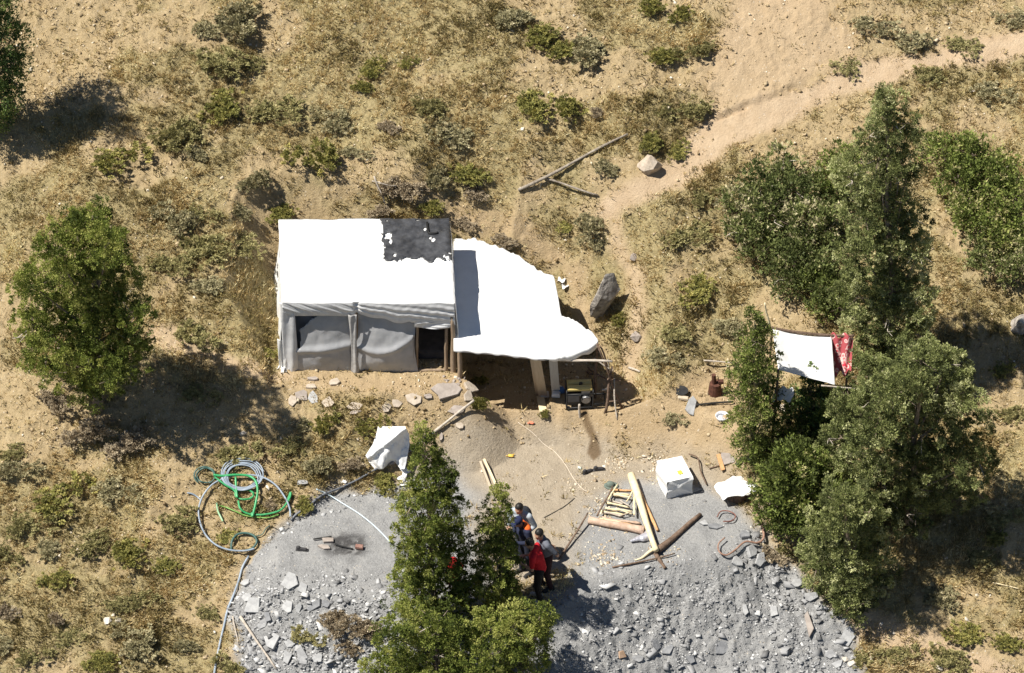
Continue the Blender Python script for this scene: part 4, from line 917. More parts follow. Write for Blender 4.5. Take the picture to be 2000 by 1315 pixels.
M_HERB = leafmat('olive_herb_leaf', [(0, (0.122, 0.100, 0.044)), (.35, (0.243, 0.199, 0.080)), (.7, (0.400, 0.331, 0.137)), (1, (0.658, 0.530, 0.274))], .2)
x, y = scatter(30000, lambda x, y: bil(veg, x, y) * .55 * sstep(.44, .62, fbm(x, y, 1.3, 3, 170)) ** 1.2 + .012 * (1 - bil(bare, x, y)) * (1 - bil(slate, x, y)), rng)
n = len(x); sz = rng.uniform(.05, .13, n); Cc = np.stack([x, y, bil(GZ, x, y) + sz * .35], 1); Oo = np.tile(np.array([0, -.3, 1.0]), (n, 1))
V, F, t = leaf_cloud(Cc, Oo, sz, 30, .034, rng, np.clip(.5 + 1.1 * (fbm(x, y, .8, 3, 175) - .5) + rng.normal(0, .18, n), 0, 1), .7, 2.8, .1)
setp(mesh_np('low_herbs', V, F, M_HERB, attrs=dict(tint=t)), 'knee low olive and brown herbs growing in patches among the dry grass', 'herbs', kind='stuff')

def shards(name, x, y, z, s, flat, m, rng, label, cat, lift=.25, tintv=None):
    """thousands of small angular stones"""
    n = len(x); base = np.array([[sx, sy, sz] for sz in (-1, 1) for sx, sy in ((-1, -1), (1, -1), (1, 1), (-1, 1))], float)
    P = base[None] * np.stack([s, s * rng.uniform(.5, .95, n), s * flat * rng.uniform(.6, 1.4, n)], 1)[:, None] * rng.uniform(.55, 1.1, (n, 8, 1))
    P += rng.normal(0, .12, (n, 8, 3)) * s[:, None, None] * np.array([1, 1, flat])
    q = rng.normal(0, 1, (n, 4)); ax = rng.normal(0, .28, (n, 2)); a = rng.uniform(0, 6.283, n)
    c, si = np.cos(a), np.sin(a); X = P[..., 0] * c[:, None] - P[..., 1] * si[:, None]; Y = P[..., 0] * si[:, None] + P[..., 1] * c[:, None]; Z = P[..., 2] + X * ax[:, :1] + Y * ax[:, 1:]
    V = np.stack([X + x[:, None], Y + y[:, None], Z + (z + s * flat * lift)[:, None]], -1).reshape(-1, 3)
    f = np.array([[0, 3, 2, 1], [4, 5, 6, 7], [0, 1, 5, 4], [1, 2, 6, 5], [2, 3, 7, 6], [3, 0, 4, 7]])
    F = (np.arange(n)[:, None, None] * 8 + f[None]).reshape(-1, 4)
    t = np.repeat(rng.uniform(0, 1, n) if tintv is None else tintv, 8)
    return setp(mesh_np(name, V, F, m, attrs=dict(tint=t)), label, cat, kind='stuff')
M_PEB = leafmat('pale_pebble', [(0, (0.220, 0.160, 0.088)), (.5, (0.374, 0.286, 0.171)), (.88, (0.484, 0.385, 0.248)), (.95, (0.638, 0.550, 0.418)), (1, (0.750, 0.704, 0.594))], 0, .9)
M_SHARD = leafmat('slate_shard', [(0, (0.146, 0.146, 0.146)), (.5, (0.291, 0.291, 0.293)), (.85, (0.403, 0.403, 0.403)), (1, (0.605, 0.599, 0.582))], 0, .8)
x, y = scatter(90000, lambda x, y: (1 - bil(slate, x, y)) * (.14 + .55 * sstep(.5, .7, fbm(x, y, 1.1, 3, 150))) * (1 - .92 * np.maximum(bil(tr, x, y), bil(pale, x, y))) * (1 - .5 * bil(veg, x, y)), rng)
shards('pebbles', x, y, bil(GZ, x, y), np.minimum(rng.gamma(1.3, .0075, len(x)) + .008, .05), .75, M_PEB, rng, 'small pale stones and clods strewn over the dry soil', 'pebbles')
DMP = (1 - sstep(-.6, 1.0, -sdist(TERR, GX, GY) + (fbm(GX, GY, 1.2, 3, 161) - .5) * 1.6)) * slate
x, y = scatter(110000, lambda x, y: bil(slate, x, y) * (.10 + .9 * bil(DMP, x, y)) * (.35 + .65 * sstep(.38, .6, fbm(x, y, 1.5, 3, 160))), rng, (-7, 8.5), (-5.5, 2.5))
s = np.minimum(rng.gamma(.8, .0105, len(x)) + .008, .10) * (.45 + .55 * bil(DMP, x, y)) * np.where((x < -2.4) & (y < -1.6), 1.5, 1.0)
x2, y2 = scatter(2800, lambda x, y: bil(DMP, x, y) * (.15 + .85 * sstep(.46, .62, fbm(x, y, .9, 3, 165))), rng, (-7, 8.5), (-5.5, 2.5))
x = np.concatenate([x, x2]); y = np.concatenate([y, y2]); s = np.concatenate([s, np.minimum(rng.gamma(1.6, .022, len(x2)) + .03, .14)])
shards('slate_rubble', x, y, bil(GZ, x, y), s, .22, M_SHARD, rng, 'grey slate rubble spilled over the dump slope', 'rubble')

# ================================================================== rocks and slabs
M_SLAB = mat('slate_slab', (.28, .28, .282), (.41, .41, .405), 6, .75, .008, 18)
M_OLDWOOD = mat('weathered_grey_branch', (.17, .14, .11), (.34, .295, .24), 12, .9, .01, 25)
M_SLABM = mat('mid_slate_slab', (.21, .21, .213), (.33, .33, .33), 6, .75, .012, 18)
M_SLABD = mat('dark_slate_slab', (.15, .153, .16), (.24, .243, .25), 6, .75, .012, 18)
M_SLABT = mat('tan_slab', (.36, .30, .235), (.50, .43, .35), 5, .85, .01, 16)
M_SLABB = mat('brownish_slab', (.27, .23, .20), (.38, .33, .29), 5, .85, .01, 16)
M_ROCK = mat('lichen_boulder', (.20, .175, .155), (.46, .42, .37), 7, .9, .03, 10, lo=.38, hi=.6)
M_TANROCK = mat('tan_outcrop', (.38, .31, .24), (.54, .46, .37), 6, .85, .02, 12)
M_PALEROCK = mat('pale_rock', (.50, .44, .36), (.64, .58, .50), 6, .85, .02, 12)
def rock(name, label, cat, px, py, w, h, depth, m, seed, n=22, sink=.25, group=None, tall=None, boxy=0.0):
    rgn = np.random.RandomState(seed); c = G(px, py); s = np.dot(c - CAM, FWD) / FPX
    bm = bmesh.new(); R = np.array([w * s / 2, depth / 2, (tall or h * s * .8) / 2])
    for k in range(n):
        d = rgn.normal(size=3); d /= np.linalg.norm(d); d = d * (1 - boxy) + boxy * d / np.abs(d).max() * .82; bm.verts.new(d * R * rgn.uniform(.8, 1.12))
    r = bmesh.ops.convex_hull(bm, input=bm.verts)
    bmesh.ops.delete(bm, geom=[v for v in bm.verts if not v.link_faces], context='VERTS')
    bmesh.ops.subdivide_edges(bm, edges=bm.edges[:], cuts=2, use_grid_fill=True)
    bmesh.ops.triangulate(bm, faces=bm.faces[:])
    for v in bm.verts:
        p = np.array(v.co); q = 1 + .20 * (fbm(p[0] * 2.6 + p[2] * 1.7 + seed, p[1] * 2.6 + p[2], 1.2 / max(R), 3, 11) - .5)
        v.co = v.co * float(q)
    me = bpy.data.meshes.new(name); bm.to_mesh(me); bm.free()
    o = link_mesh(name, me, m); o.location = Vector(c + np.array([0, 0, R[2] * (1 - 2 * sink)])); 
    return setp(o, label, cat, group)
b = rock('boulder', 'tall grey cracked boulder with a black shaded side beside the path right of the lean-to', 'boulder', 1182, 618, 62, 100, .5, M_ROCK, 31, 17, .12, tall=1.7, boxy=.35)
b.rotation_euler = (.25, .10, .5)
b = rock('boulder', 'grey boulder at the right frame edge next to the tree shadow', 'boulder', 1992, 645, 50, 60, .6, M_ROCK, 9, 24, .2, tall=.65)
b = rock('rock', 'pale flat rock outcrop beside the trail', 'rock', 1268, 330, 52, 60, .5, M_TANROCK, 12, 24, .25, tall=.55); b.rotation_euler = (.5, .2, -.35)
for px, py, w, sd, lab in [(1835, 1305, 22, 1, 'pale stone at the bottom edge under the lower right path'), (1700, 1288, 16, 2, 'pale stone in the grass beside the slate rubble'), (1887, 1210, 12, 3, 'small pale stone right of the lowest juniper'), (1722, 1220, 10, 4, 'small pale stone on the lower right path'),
        (1745, 1237, 10, 5, 'little stone lying where the lower right path meets grass'), (1908, 1163, 9, 6, 'tiny pale stone in the dry grass at right'), (210, 1215, 22, 7, 'angular stone among loose clods on the lower left slope'), (232, 1213, 16, 8, 'smaller stone beside the angular one on the lower left slope'),
        (475, 850, 18, 9, 'pale stone at the edge of the lone juniper shadow'), (1665, 1300, 22, 10, 'whitish stone at the foot of the slate rubble'), (1650, 1290, 18, 11, 'pinkish stone at the foot of the slate rubble'), (1900, 180, 12, 12, 'small stone right of the tallest juniper tip'), (1242, 660, 30, 13, 'pale grey rock set in the path right of the lean-to'), (1240, 505, 26, 14, 'grey rock in the path above the tall boulder'), (1310, 118, 14, 15, 'pale stone near the left edge of the orange scree')]:
    rock('stone', lab, 'stone', px, py, w, w * .8, w / 86 * .8, M_PALEROCK if sd not in (13, 14) else M_SLABB, 40 + sd, 16, .3)

def slab(label, px, py, w, h, m, seed, th=.06, tilt=(0, 0), yaw=None, lift=.02, name='stone_slab', cat='slab', group=None, corner=6):
    rg = random.Random(seed); c = G(px, py); s = np.dot(c - CAM, FWD) / FPX
    a0 = rg.uniform(0, 6.28); poly = []
    for k in range(corner):
        a = a0 + 6.283 * k / corner + rg.uniform(-.38, .38); r = rg.uniform(.74, 1.18)
        poly.append((math.cos(a) * w * s / 2 * r, math.sin(a) * h * s / 2 / .78 * r))
    mb = MB(); V = []; nn = corner
    for z, q in ((-th, .93), (-th * .15, 1.0), (0, .94)):
        for p in poly: V.append(np.array([p[0] * q, p[1] * q, z + rg.uniform(-.006, .006)]))
    F = [tuple(range(nn - 1, -1, -1)), tuple(range(2 * nn, 3 * nn))] + [(l * nn + i, l * nn + (i + 1) % nn, (l + 1) * nn + (i + 1) % nn, (l + 1) * nn + i) for l in range(2) for i in range(nn)]
    mb.add(V, F); o = mb.build(name, m); o.location = Vector(c + np.array([0, 0, th * .55 + lift]))
    e = .12; sx = (H(c[0] + e, c[1]) - H(c[0] - e, c[1])) / (2 * e); sy = (H(c[0], c[1] + e) - H(c[0], c[1] - e)) / (2 * e)
    sx = max(-.6, min(.6, sx)); sy = max(-.6, min(.6, sy))
    o.rotation_euler = (math.atan(sy) + tilt[0], -math.atan(sx) + tilt[1], yaw or 0)
    return setp(o, label, cat, group)
g1 = 'flat stones edging the shelter ledge'
for i, (px, py, w, h, m, lab) in enumerate([(652, 749, 24, 18, M_SLABT, 'tan flat stone directly below the shelter centre strip'), (612, 742, 28, 8, M_SLABB, 'thin brownish stone under the first film panel'), (608, 757, 26, 12, M_SLABT, 'half buried tan stone on the ledge below the thin brownish one'),
        (590, 776, 28, 18, M_SLABB, 'weathered stone at the outer end of the ledge row'), (612, 780, 24, 20, M_SLAB, 'blue grey slab in the ledge row, only bluish one'), (573, 786, 20, 18, M_SLABT, 'small tan stone outermost in the ledge row'), (640, 790, 26, 20, M_SLABT, 'tan stone right of the blue grey slab in the ledge row'),
        (692, 797, 32, 16, M_SLABT, 'neat rectangular tan slab in the middle of the ledge row'), (694, 808, 26, 8, M_SLABB, 'thin stone peeking below the rectangular tan slab'), (756, 800, 18, 18, M_SLABT, 'stubby stone left of the five sided slab in the ledge row'), (776, 792, 24, 16, M_SLABT, 'tan stone between the stubby stone and the five sided slab'),
        (806, 782, 34, 22, M_SLABT, 'five sided tan slab in the ledge row'), (836, 778, 16, 12, M_SLABB, 'little stone between the five sided slab and the biggest slab'), (920, 758, 34, 20, M_SLABT, 'tan stone at the corner post beside the dugout wall'), (915, 778, 22, 20, M_SLABT, 'stone stacked below the corner stone beside the dugout wall'), (895, 803, 42, 16, M_SLABB, 'flat stone under the upper end of the dark pipe'), (898, 835, 18, 12, M_SLABT, 'small stone on the yard below the dark pipe'), (862, 857, 8, 16, M_SLABB, 'narrow upright stone behind the taller spire juniper')]):
    slab(lab, px, py, w, h, m, 200 + i, .07 if w > 20 else .09, group=g1, name='ledge_stone', cat='stone')
o = slab('biggest tan slab of the ledge row, long and casting a dark edge', 871, 768, 60, 26, M_SLABB, 230, .11, yaw=.15, group=g1, name='ledge_stone', cat='stone', corner=7)
for i in range(14):
    rgx = random.Random(300 + i); rock('stone', 'small rubble stone in the heap at the corner post of the shelter', 'stone', 878 + rgx.uniform(-14, 40), 742 + rgx.uniform(-6, 10), rgx.uniform(6, 12), 8, .09, M_SLABB, 60 + i, 14, .3, group='small rubble stones at the corner post')
g2 = 'big slate slabs lying on the dump'
BIG = [(494, 1189, 46, 26, .14, 'largest pale slab jutting out at the outer edge of the slate dump, casting black shade'), (478, 1140, 20, 14, .05, 'rounded pale slab beside the lower hose'), (482, 1170, 24, 14, .06, 'grey slab just above the largest pale slab at the outer edge'),
 (566, 1140, 34, 28, .06, 'upper tilted slab of two lying together on the left lobe of the slate'), (592, 1152, 28, 20, .06, 'lower tilted slab of two lying together on the left lobe of the slate'), (562, 1190, 26, 22, .05, 'pentagon shaped slab low on the left lobe of the slate'), (583, 1193, 16, 18, .05, 'small slab right of the pentagon shaped one'),
 (614, 1187, 38, 16, .09, 'long slab with a dark underside at the rim of the left lobe'), (636, 1182, 20, 12, .05, 'short slab at the right end of the long dark edged one'), (512, 1224, 30, 16, .06, 'slab leaning below the largest pale slab'), (524, 1208, 20, 20, .05, 'dark slab right under the largest pale slab'), (530, 1256, 36, 26, .09, 'chunky slab near the bottom left of the dump'),
 (561, 1288, 28, 30, .12, 'squarish upright slab at the bottom of the left dump'), (590, 1287, 22, 34, .07, 'long pale slab beside the squarish upright one'), (566, 1262, 24, 14, .06, 'flat slab above the squarish upright one'), (586, 1270, 20, 16, .06, 'small slab above the long pale one'), (620, 1290, 22, 18, .06, 'slab under the taller spire juniper at the bottom'), (645, 1300, 26, 16, .06, 'darker slab at the bottom close to the taller spire juniper'), (660, 1270, 20, 14, .05, 'slab half hidden under the dry brown shrub'),
 (1283, 1262, 32, 18, .05, 'dark flat slab, outer one of a pair in the lower rubble'), (1305, 1271, 30, 16, .05, 'dark flat slab, inner one of a pair in the lower rubble'), (1408, 1268, 32, 24, .07, 'dark tilted slab with black shade in the middle of the right rubble'), (1512, 1198, 26, 18, .05, 'grey slab in the upper right rubble'), (1556, 1144, 24, 14, .10, 'block with black shade at the rim of the rubble by the lowest juniper'),
 (1585, 1168, 30, 16, .05, 'pale slab on the rubble rim touching the lowest juniper'), (1578, 1222, 20, 46, .12, 'long reddish slab standing up in the right rubble'), (1604, 1190, 34, 10, .05, 'thin slab above the long reddish one'), (1655, 1246, 34, 30, .04, 'broad pale slab at the outer corner of the rubble'), (1628, 1198, 22, 16, .04, 'grey slab on the soil edge of the rubble'), (1620, 1282, 26, 14, .05, 'whitish slab at the bottom right of the rubble'),
 (1635, 1300, 30, 12, .05, 'thin slab at the bottom edge of the right rubble'), (1215, 1283, 20, 18, .07, 'orange brown slab at the bottom of the rubble'), (1245, 1290, 30, 12, .05, 'slab below the orange brown one'), (1350, 1290, 26, 16, .06, 'dark slab at the bottom middle of the right rubble'), (1455, 1195, 16, 22, .10, 'small standing slab throwing black shade in the rubble'),
 (1352, 958, 44, 16, .05, 'flat pale slab with reddish edge beside the white box'), (1395, 1030, 36, 14, .04, 'grey green slab at the end of the dark log'), (1422, 1018, 20, 8, .03, 'small slab just above the end of the dark log'), (1375, 1024, 24, 12, .04, 'small grey slab beside the grey green one'), (1440, 1100, 26, 18, .09, 'slab beneath the rusty vine loop'), (1470, 1082, 26, 24, .14, 'block inside the rusty vine loop'), (1485, 1100, 22, 26, .12, 'block at the outer side of the rusty vine loop'), (1455, 1048, 24, 18, .13, 'dark block above the rusty vine loop')]
for i, (px, py, w, h, th, lab) in enumerate(BIG):
    rgx = random.Random(400 + i); m = M_SLABB if 'reddish slab' in lab or lab.startswith('orange brown') else (M_SLABD if 'dark' in lab else rgx.choice((M_SLAB, M_SLAB, M_SLABM)))
    o = slab(lab, px, py, w, h, m, 400 + i, th, tilt=(rgx.uniform(-.12, .22), rgx.uniform(-.15, .15)), group=g2, name='slate_slab', lift=.03, corner=rgx.choice((4, 5, 5, 6)))
    if lab.startswith('orange brown'): o.data.materials[0] = mat('rusty_stone', (.34, .22, .14), (.46, .32, .22), 7, .85)

# ================================================================== fire pit
slab('upper pale slate of the cold fire ring', 640, 1058, 30, 14, M_SLABB, 501, .07, group=None, name='hearth_stone', cat='stone', corner=4)
slab('lower pale slate of the cold fire ring', 634, 1070, 32, 10, M_SLABB, 502, .06, group=None, name='hearth_stone', cat='stone', corner=5)
c = G(702, 1072, .06); setp(MB().box((0, 0, 0), (.17, .10, .08), rotz(-.15), ch=.012).build('brick', mat('burnt_red_brick', (.20, .10, .08), (.33, .20, .16), 12, .85, .008, 30)), 'burnt red brick at the edge of the cold fire ring', 'brick').location = Vector(c)
for k, (a, bb) in enumerate([((648, 1052), (612, 1056)), ((655, 1066), (690, 1075))]):
    setp(pole('charred_stick', G(*a, .05), G(*bb, .04), .022, .015, mat('charcoal', (.012, .012, .012), (.03, .03, .03), 12, .9), None, 510 + k), ['charred stick lying over the upper slate of the fire ring', 'charred stick in the ash of the fire ring'][k], 'stick')
def shoe(label, px, py, yaw, m, name='shoe', group=None):
    c = G(px, py, .0); mb = MB(); R = rotz(yaw)
    mb.cap(c + R @ np.array([-.09, 0, .045]), .042, c + R @ np.array([.08, 0, .035]), .038); mb.ell(c + R @ np.array([-.08, 0, .075]), (.05, .04, .05), R)
    mb.box(c + R @ np.array([0, 0, .012]), (.28, .085, .024), R, .008)
    return setp(mb.build(name, m, None, c, True), label, 'shoe', group)
M_SHOE = mat('dark_shoe', (.025, .024, .026), (.06, .058, .06), 14, .6)
shoe('lone dark shoe on the slate left of the fire ring', 590, 1075, -.1, M_SHOE)
shoe('dark slipper on the yard above the firewood, nearer to the thin cord', 1148, 923, .5, M_SHOE, 'slipper', 'pair of slippers'); shoe('dark slipper on the yard above the firewood, toe pointing at the white box', 1170, 918, .15, M_SHOE, 'slipper', 'pair of slippers')

# ================================================================== firewood
def stick(label, a, b, r0, r1, m, seed, la=.03, lb=.03, name='firewood', cat='firewood', group='split firewood in the pile', bend=.015, n=7):
    return setp(pole(name, G(*a, la), G(*b, lb), r0, r1, m, None, seed, n, bend), label, cat, group)
FW = [((1196, 958), (1236, 962), .03, 'o'), ((1198, 966), (1234, 970), .035, 'p'), ((1190, 974), (1230, 980), .035, 'p'), ((1186, 981), (1232, 988), .03, 'g'), ((1182, 988), (1226, 997), .03, 'p'), ((1184, 996), (1228, 1004), .025, 'p'),
      ((1178, 1000), (1222, 1008), .03, 'p'), ((1180, 1007), (1216, 1014), .025, 'g'), ((1206, 1000), (1240, 1010), .022, 'p'), ((1176, 1012), (1252, 1023), .035, 'k'), ((1172, 1018), (1256, 1032), .028, 'p'), ((1174, 1023), (1250, 1038), .026, 'o'),
      ((1238, 966), (1228, 985), .022, 'p'), ((1240, 975), (1238, 1014), .025, 'p'), ((1212, 990), (1232, 1000), .02, 'g'), ((1210, 1012), (1236, 1006), .018, 'w')]
MW = {'o': M_ORANGEWOOD, 'p': M_PEELED, 'g': M_GREYWOOD, 'k': M_PINKLOG, 'w': M_SAWN}
FL_ = ['topmost orange brown split stick', 'second stick from the top, pale', 'third stick from the top, thick and pale', 'greyish stick in the upper half', 'pale stick in the upper middle', 'pale stick in the middle, thin', 'pale stick in the middle, long end sticking out', 'greyish short stick in the middle', 'thin pale stick under the long peeled log',
       'pinkish barked stick second from the bottom', 'long pale stick just over the big pinkish log', 'orange brown stick touching the big pinkish log', 'short pale stick standing across the top sticks', 'pale stick lying crosswise near the long peeled log', 'short grey stick lying diagonally in the middle', 'white shaving stick lying on the lower sticks']
for i, (a, b, r, k) in enumerate(FW):
    lz = .04 + .05 * (i % 3) * .6 + (.07 if i in (12, 13, 14, 15) else 0)
    jr = random.Random(i * 7 + 1); a = (a[0] + jr.uniform(-5, 5), a[1] + jr.uniform(-2.5, 2.5)); b = (b[0] + jr.uniform(-6, 6), b[1] + jr.uniform(-2.5, 2.5))
    stick(FL_[i] + ' of the firewood pile', a, b, r * jr.uniform(.75, 1.25), r * jr.uniform(.5, .9), MW[k], 600 + i, lz, lz, n=5, bend=.03)
stick('big pinkish barked log along the bottom of the firewood pile', (1150, 1021), (1258, 1042), .085, .10, M_PINKLOG, 620, .08, .09, 'log', 'log', None, .02, 12)
stick('long pale peeled log lying across the firewood pile', (1232, 938), (1281, 1088), .085, .06, M_PEELED, 621, .16, .20, 'log', 'log', None, .006, 12)
stick('orange brown pole beside the long peeled log', (1246, 958), (1284, 1040), .045, .035, M_ORANGEWOOD, 622, .06, .06, 'pole', 'pole', None, .006, 8)
stick('brown barked end piece under the foot of the long peeled log', (1280, 1085), (1299, 1113), .05, .035, M_BARK, 623, .06, .05, 'log', 'log', None, .01)
stick('dark bark covered log sloping away from the peeled log', (1282, 1082), (1368, 1008), .075, .04, M_BARK, 624, .10, .05, 'log', 'log', None, .02, 10)
stick('long crooked brown branch lying under the peeled log', (1196, 1110), (1318, 1085), .022, .016, M_BARK, 625, .03, .06, 'branch', 'branch', None, .03)
stick('pale forked branch curling off the peeled log foot', (1278, 1078), (1240, 1096), .04, .015, M_PEELED, 626, .10, .03, 'branch', 'branch', None, .06)
stick('thin dark pole reaching from the people to the big pinkish log', (1092, 1094), (1148, 1016), .026, .018, M_BARK, 627, .03, .22, 'pole', 'pole', None, .01)
stick('thin dark stick laid across the outer ends of the firewood', (1166, 1018), (1196, 958), .02, .018, M_BARK, 628, .16, .12, 'pole', 'pole', None, .01)
stick('pale stick beside the thin dark one across the firewood ends', (1188, 985), (1206, 956), .022, .015, M_PEELED, 629, .14, .16, 'pole', 'pole', None, .01)
# crumpled silver bag
rg = np.random.RandomState(8); c = G(1252, 1055); nu, nv = 26, 14; P = np.zeros((nu, nv, 3)); R = rotz(.42)
for i in range(nu):
    u = i / (nu - 1); rr = (.02 + .13 * u ** .8) * (1 if u < .93 else .7)
    for j in range(nv):
        a = 2 * math.pi * j / (nv - 1); q = 1 + .5 * (vnoise(u * 6, math.cos(a) * 2 + 5, 3) - .5) + .25 * (vnoise(u * 15, math.sin(a) * 4 + 9, 4) - .5)
        P[i, j] = c + R @ np.array([(u - .5) * .52, rr * math.cos(a) * q, .07 + rr * .6 * math.sin(a) * q])
setp(MB().grid(P).build('foil_bag', mat('silver_foil', (.50, .50, .55), (.72, .70, .74), 9, .3, metal=.55), None, c, True), 'crumpled silver foil bag beside the foot of the big pinkish log', 'bag')
c = G(1192, 950); mb = MB(); mb.ell(c + np.array([0, 0, .05]), (.10, .085, .08)); mb.ell(c + np.array([0.02, 0, .02]), (.17, .13, .022))
setp(mb.build('sun_hat', mat('faded_green_cloth', (.10, .13, .11), (.16, .19, .16), 8, .9), None, c, True), 'faded green hat lying at the top end of the firewood pile', 'hat')
# wood chips
rngc = np.random.RandomState(77); n = 750
cx_ = []; 
for (px, py, sx, sy, k) in [(1180, 1000, 26, 40, 200), (1180, 1085, 34, 22, 160), (1280, 905, 16, 26, 170), (1205, 905, 22, 16, 150), (1300, 1075, 30, 30, 60), (1130, 950, 40, 22, 60)]:
    for q in range(int(k * 1.7)): cx_.append(G(px + rngc.normal(0, sx * .6), py + rngc.normal(0, sy * .6)))
cx_ = np.array(cx_)
shards('wood_chips', cx_[:, 0], cx_[:, 1], cx_[:, 2], np.clip(rngc.gamma(1.6, .0085, len(cx_)), .007, .05), .2, leafmat('wood_chip', [(0, (.30, .22, .14)), (.5, (.50, .42, .30)), (1, (.70, .64, .53))], 0, .85), rngc, 'pale wood chips and shavings strewn round the firewood and the white box', 'wood chips')

# ================================================================== white box, wrapped stump, planks
M_WRAP = mat('white_plastic_wrap', (.80, .80, .79), (.74, .74, .74), 5, .4, .006, 14, spec=.4)
c = G(1316, 948); Rb = rotz(.30); hx, hy, hz = .30, .36, .50
box = thing('wrapped_box', 'white plastic wrapped box with a yellow mark standing on the yard', 'box', c)
nu = 14; mb = MB()
def bp(x, y, z):
    q = .012 * (fbm(x * 6 + z * 3, y * 6 + z * 5, 1.3, 3, 210) - .5) * 2
    return c + Rb @ np.array([x * (1 + q), y * (1 + q), z + q])
def face(f):
    mb.grid(np.array([[f(i / (nu - 1), j / (nu - 1)) for j in range(nu)] for i in range(nu)]))
lp = lambda a, b_, t: a + (b_ - a) * t
face(lambda u, v: bp(lp(-hx, hx, u), lp(-hy, hy, v), hz + .02 * math.sin(u * 3.1) * math.sin(v * 3.1)))
def frontf(u, v):
    d = min(abs(v - (1 - u * .9)) , abs(v - (.35 + .55 * u))); dd = .045 * math.exp(-(d / .06) ** 2) + .012 * math.sin(u * 7 + v * 9)
    return bp(lp(-hx, hx, u), -hy - dd, lp(0, hz, v))
face(frontf); face(lambda u, v: bp(lp(-hx, hx, u), hy, lp(0, hz, v))); face(lambda u, v: bp(-hx - .012 * math.sin(v * 9 + u * 4), lp(-hy, hy, u), lp(0, hz, v))); face(lambda u, v: bp(hx, lp(-hy, hy, u), lp(0, hz, v)))
mb.build('wrapping', M_WRAP, box, smooth=True)
yl = MB(); yc = bp(.06, -.17, hz); 
yl.grid(np.array([[bp(.06 + (i - 2) * .022 * (1 + .3 * (j % 2)), -.17 + (j - 2) * .026 * (1 + .3 * (i % 2)), hz + .032) for j in range(5)] for i in range(5)]))
yl.build('yellow_mark', mat('yellow_print', (.75, .60, .06), (.65, .55, .10), 14, .6), box)

sc_ = G(1440, 968)
stp = thing('stump', 'brown wood stump hidden under the white plastic by the green bush', 'stump', sc_)
MB().tube([sc_ + np.array([-.02, .0, -.05]), sc_ + np.array([-.02, 0, .25])], [.26, .23], 14, True, .06, random.Random(3)).build('stump_wood', M_BARK, stp)
MB().tube([sc_ + np.array([-.02, 0, .251]), sc_ + np.array([-.02, 0, .262])], [.22, .215], 14).build('cut_face', M_SAWN, stp)
nu, nv = 40, 30; P = np.zeros((nu, nv, 3)); R = rotz(.42)
for i in range(nu):
    for j in range(nv):
        x = (i / (nu - 1) - .5) * 1.02; y = (j / (nv - 1) - .5) * .62 * (1 - .45 * max(0, -(x + .1)) * 1.6)
        e = max(0, abs(y) - .22) + max(0, abs(x) - .40)
        P[i, j] = sc_ + np.array([.02, .02, 0]) + R @ np.array([x, y, .30 - .55 * e + .05 * (fbm(x * 4, y * 4, 1.5, 3, 220) - .5) * 2 + .02 * math.sin(x * 14 + y * 5) + (.03 * math.exp(-(x / .03) ** 2))])
setp(MB().grid(P).build('plastic_sheet', M_WRAP, None, sc_, True, .005), 'white plastic sheet laid over the brown stump beside the white box', 'plastic sheet')
slab('grey stone leaning behind the white covered stump', 1418, 902, 34, 22, M_SLABB, 520, .14, tilt=(.25, .1))
board('plank', 'orange plank leaning behind the white covered stump', 'plank', G(1402, 895, .12), G(1412, 925, .10), .09, .04, M_ORANGEWOOD)
stick('thin twig lying between the white box and the stump', (1385, 917), (1412, 910), .018, .012, M_BARK, 640, .03, .05, 'twig', 'twig', None, .04)
pts = smoothline([G(1438, 912, .05), G(1450, 902, .09), G(1466, 903, .09), G(1476, 914, .06)], 5); setp(MB().tube(pts, .05, 10).build('rubber_tyre_piece', M_BLK, None, pts[8], True), 'curved black rubber piece behind the white covered stump', 'rubber piece')
pts = smoothline([G(1345, 893, .10), G(1362, 905, .16), G(1368, 930, .14), G(1380, 950, .05)], 5); setp(MB().tube(pts, .016, 7).build('bent_branch', M_BARK, None, pts[8], True), 'thin bent branch arching from the white box to the stump', 'branch')
board('plank', 'pale plank on the yard above the shorter spire, upper of two', 'plank', G(945, 900, .05), G(968, 950, .06), .055, .035, M_PEELED, 'two thin planks behind the shorter spire juniper')
board('plank', 'brownish plank on the yard above the shorter spire, lower of two', 'plank', G(938, 903, .03), G(958, 955, .04), .05, .03, M_SAWN, 'two thin planks behind the shorter spire juniper')

# ================================================================== draped sheet at the left of the yard
nu, nv = 60, 50; P = np.zeros((nu, nv, 3)); c0 = G(762, 905)
SX = [835, 848, 868, 890, 905, 917]; L_ = [738, 735, 728, 714, 722, 733]; Rr = [792, 799, 800, 796, 794, 790]
for i in range(nu):
    py = 833 + (917 - 833) * i / (nu - 1); a = np.interp(py, SX, L_); b = np.interp(py, SX, Rr)
    for j in range(nv):
        t = j / (nv - 1); px = a + (b - a) * t
        h = .42 - .32 * (i / (nu - 1)) ** 1.2; 
        cut = sstep(745, 765, px) * (1 - sstep(768, 785, px)) * sstep(895, 917, py) * 16
        h += .10 * (fbm(px / 18, py / 40, 1.1, 3, 230) - .5) + .05 * math.sin((px * .8 + py * .5) / 7.5) * (.3 + .7 * vnoise(px / 30, py / 30, 6)) + .10 * math.exp(-(((px - 752) * .7 + (py - 868) * .9) / 7) ** 2)
        h -= .16 * (1 - sstep(0, 14, (px - a))) 
        h -= .20 * (1 - sstep(835, 850, py)) * (1 - sstep(760, 785, px))
        q = G(px, py - cut); d = rayd(px, py - cut); P[i, j] = q - d * max(h, .03) / .766
setp(MB().grid(P).build('draped_sheet', M_WRAP, None, c0, True, .005), 'crumpled white plastic sheet draped over a stone beside the taller spire juniper', 'plastic sheet')
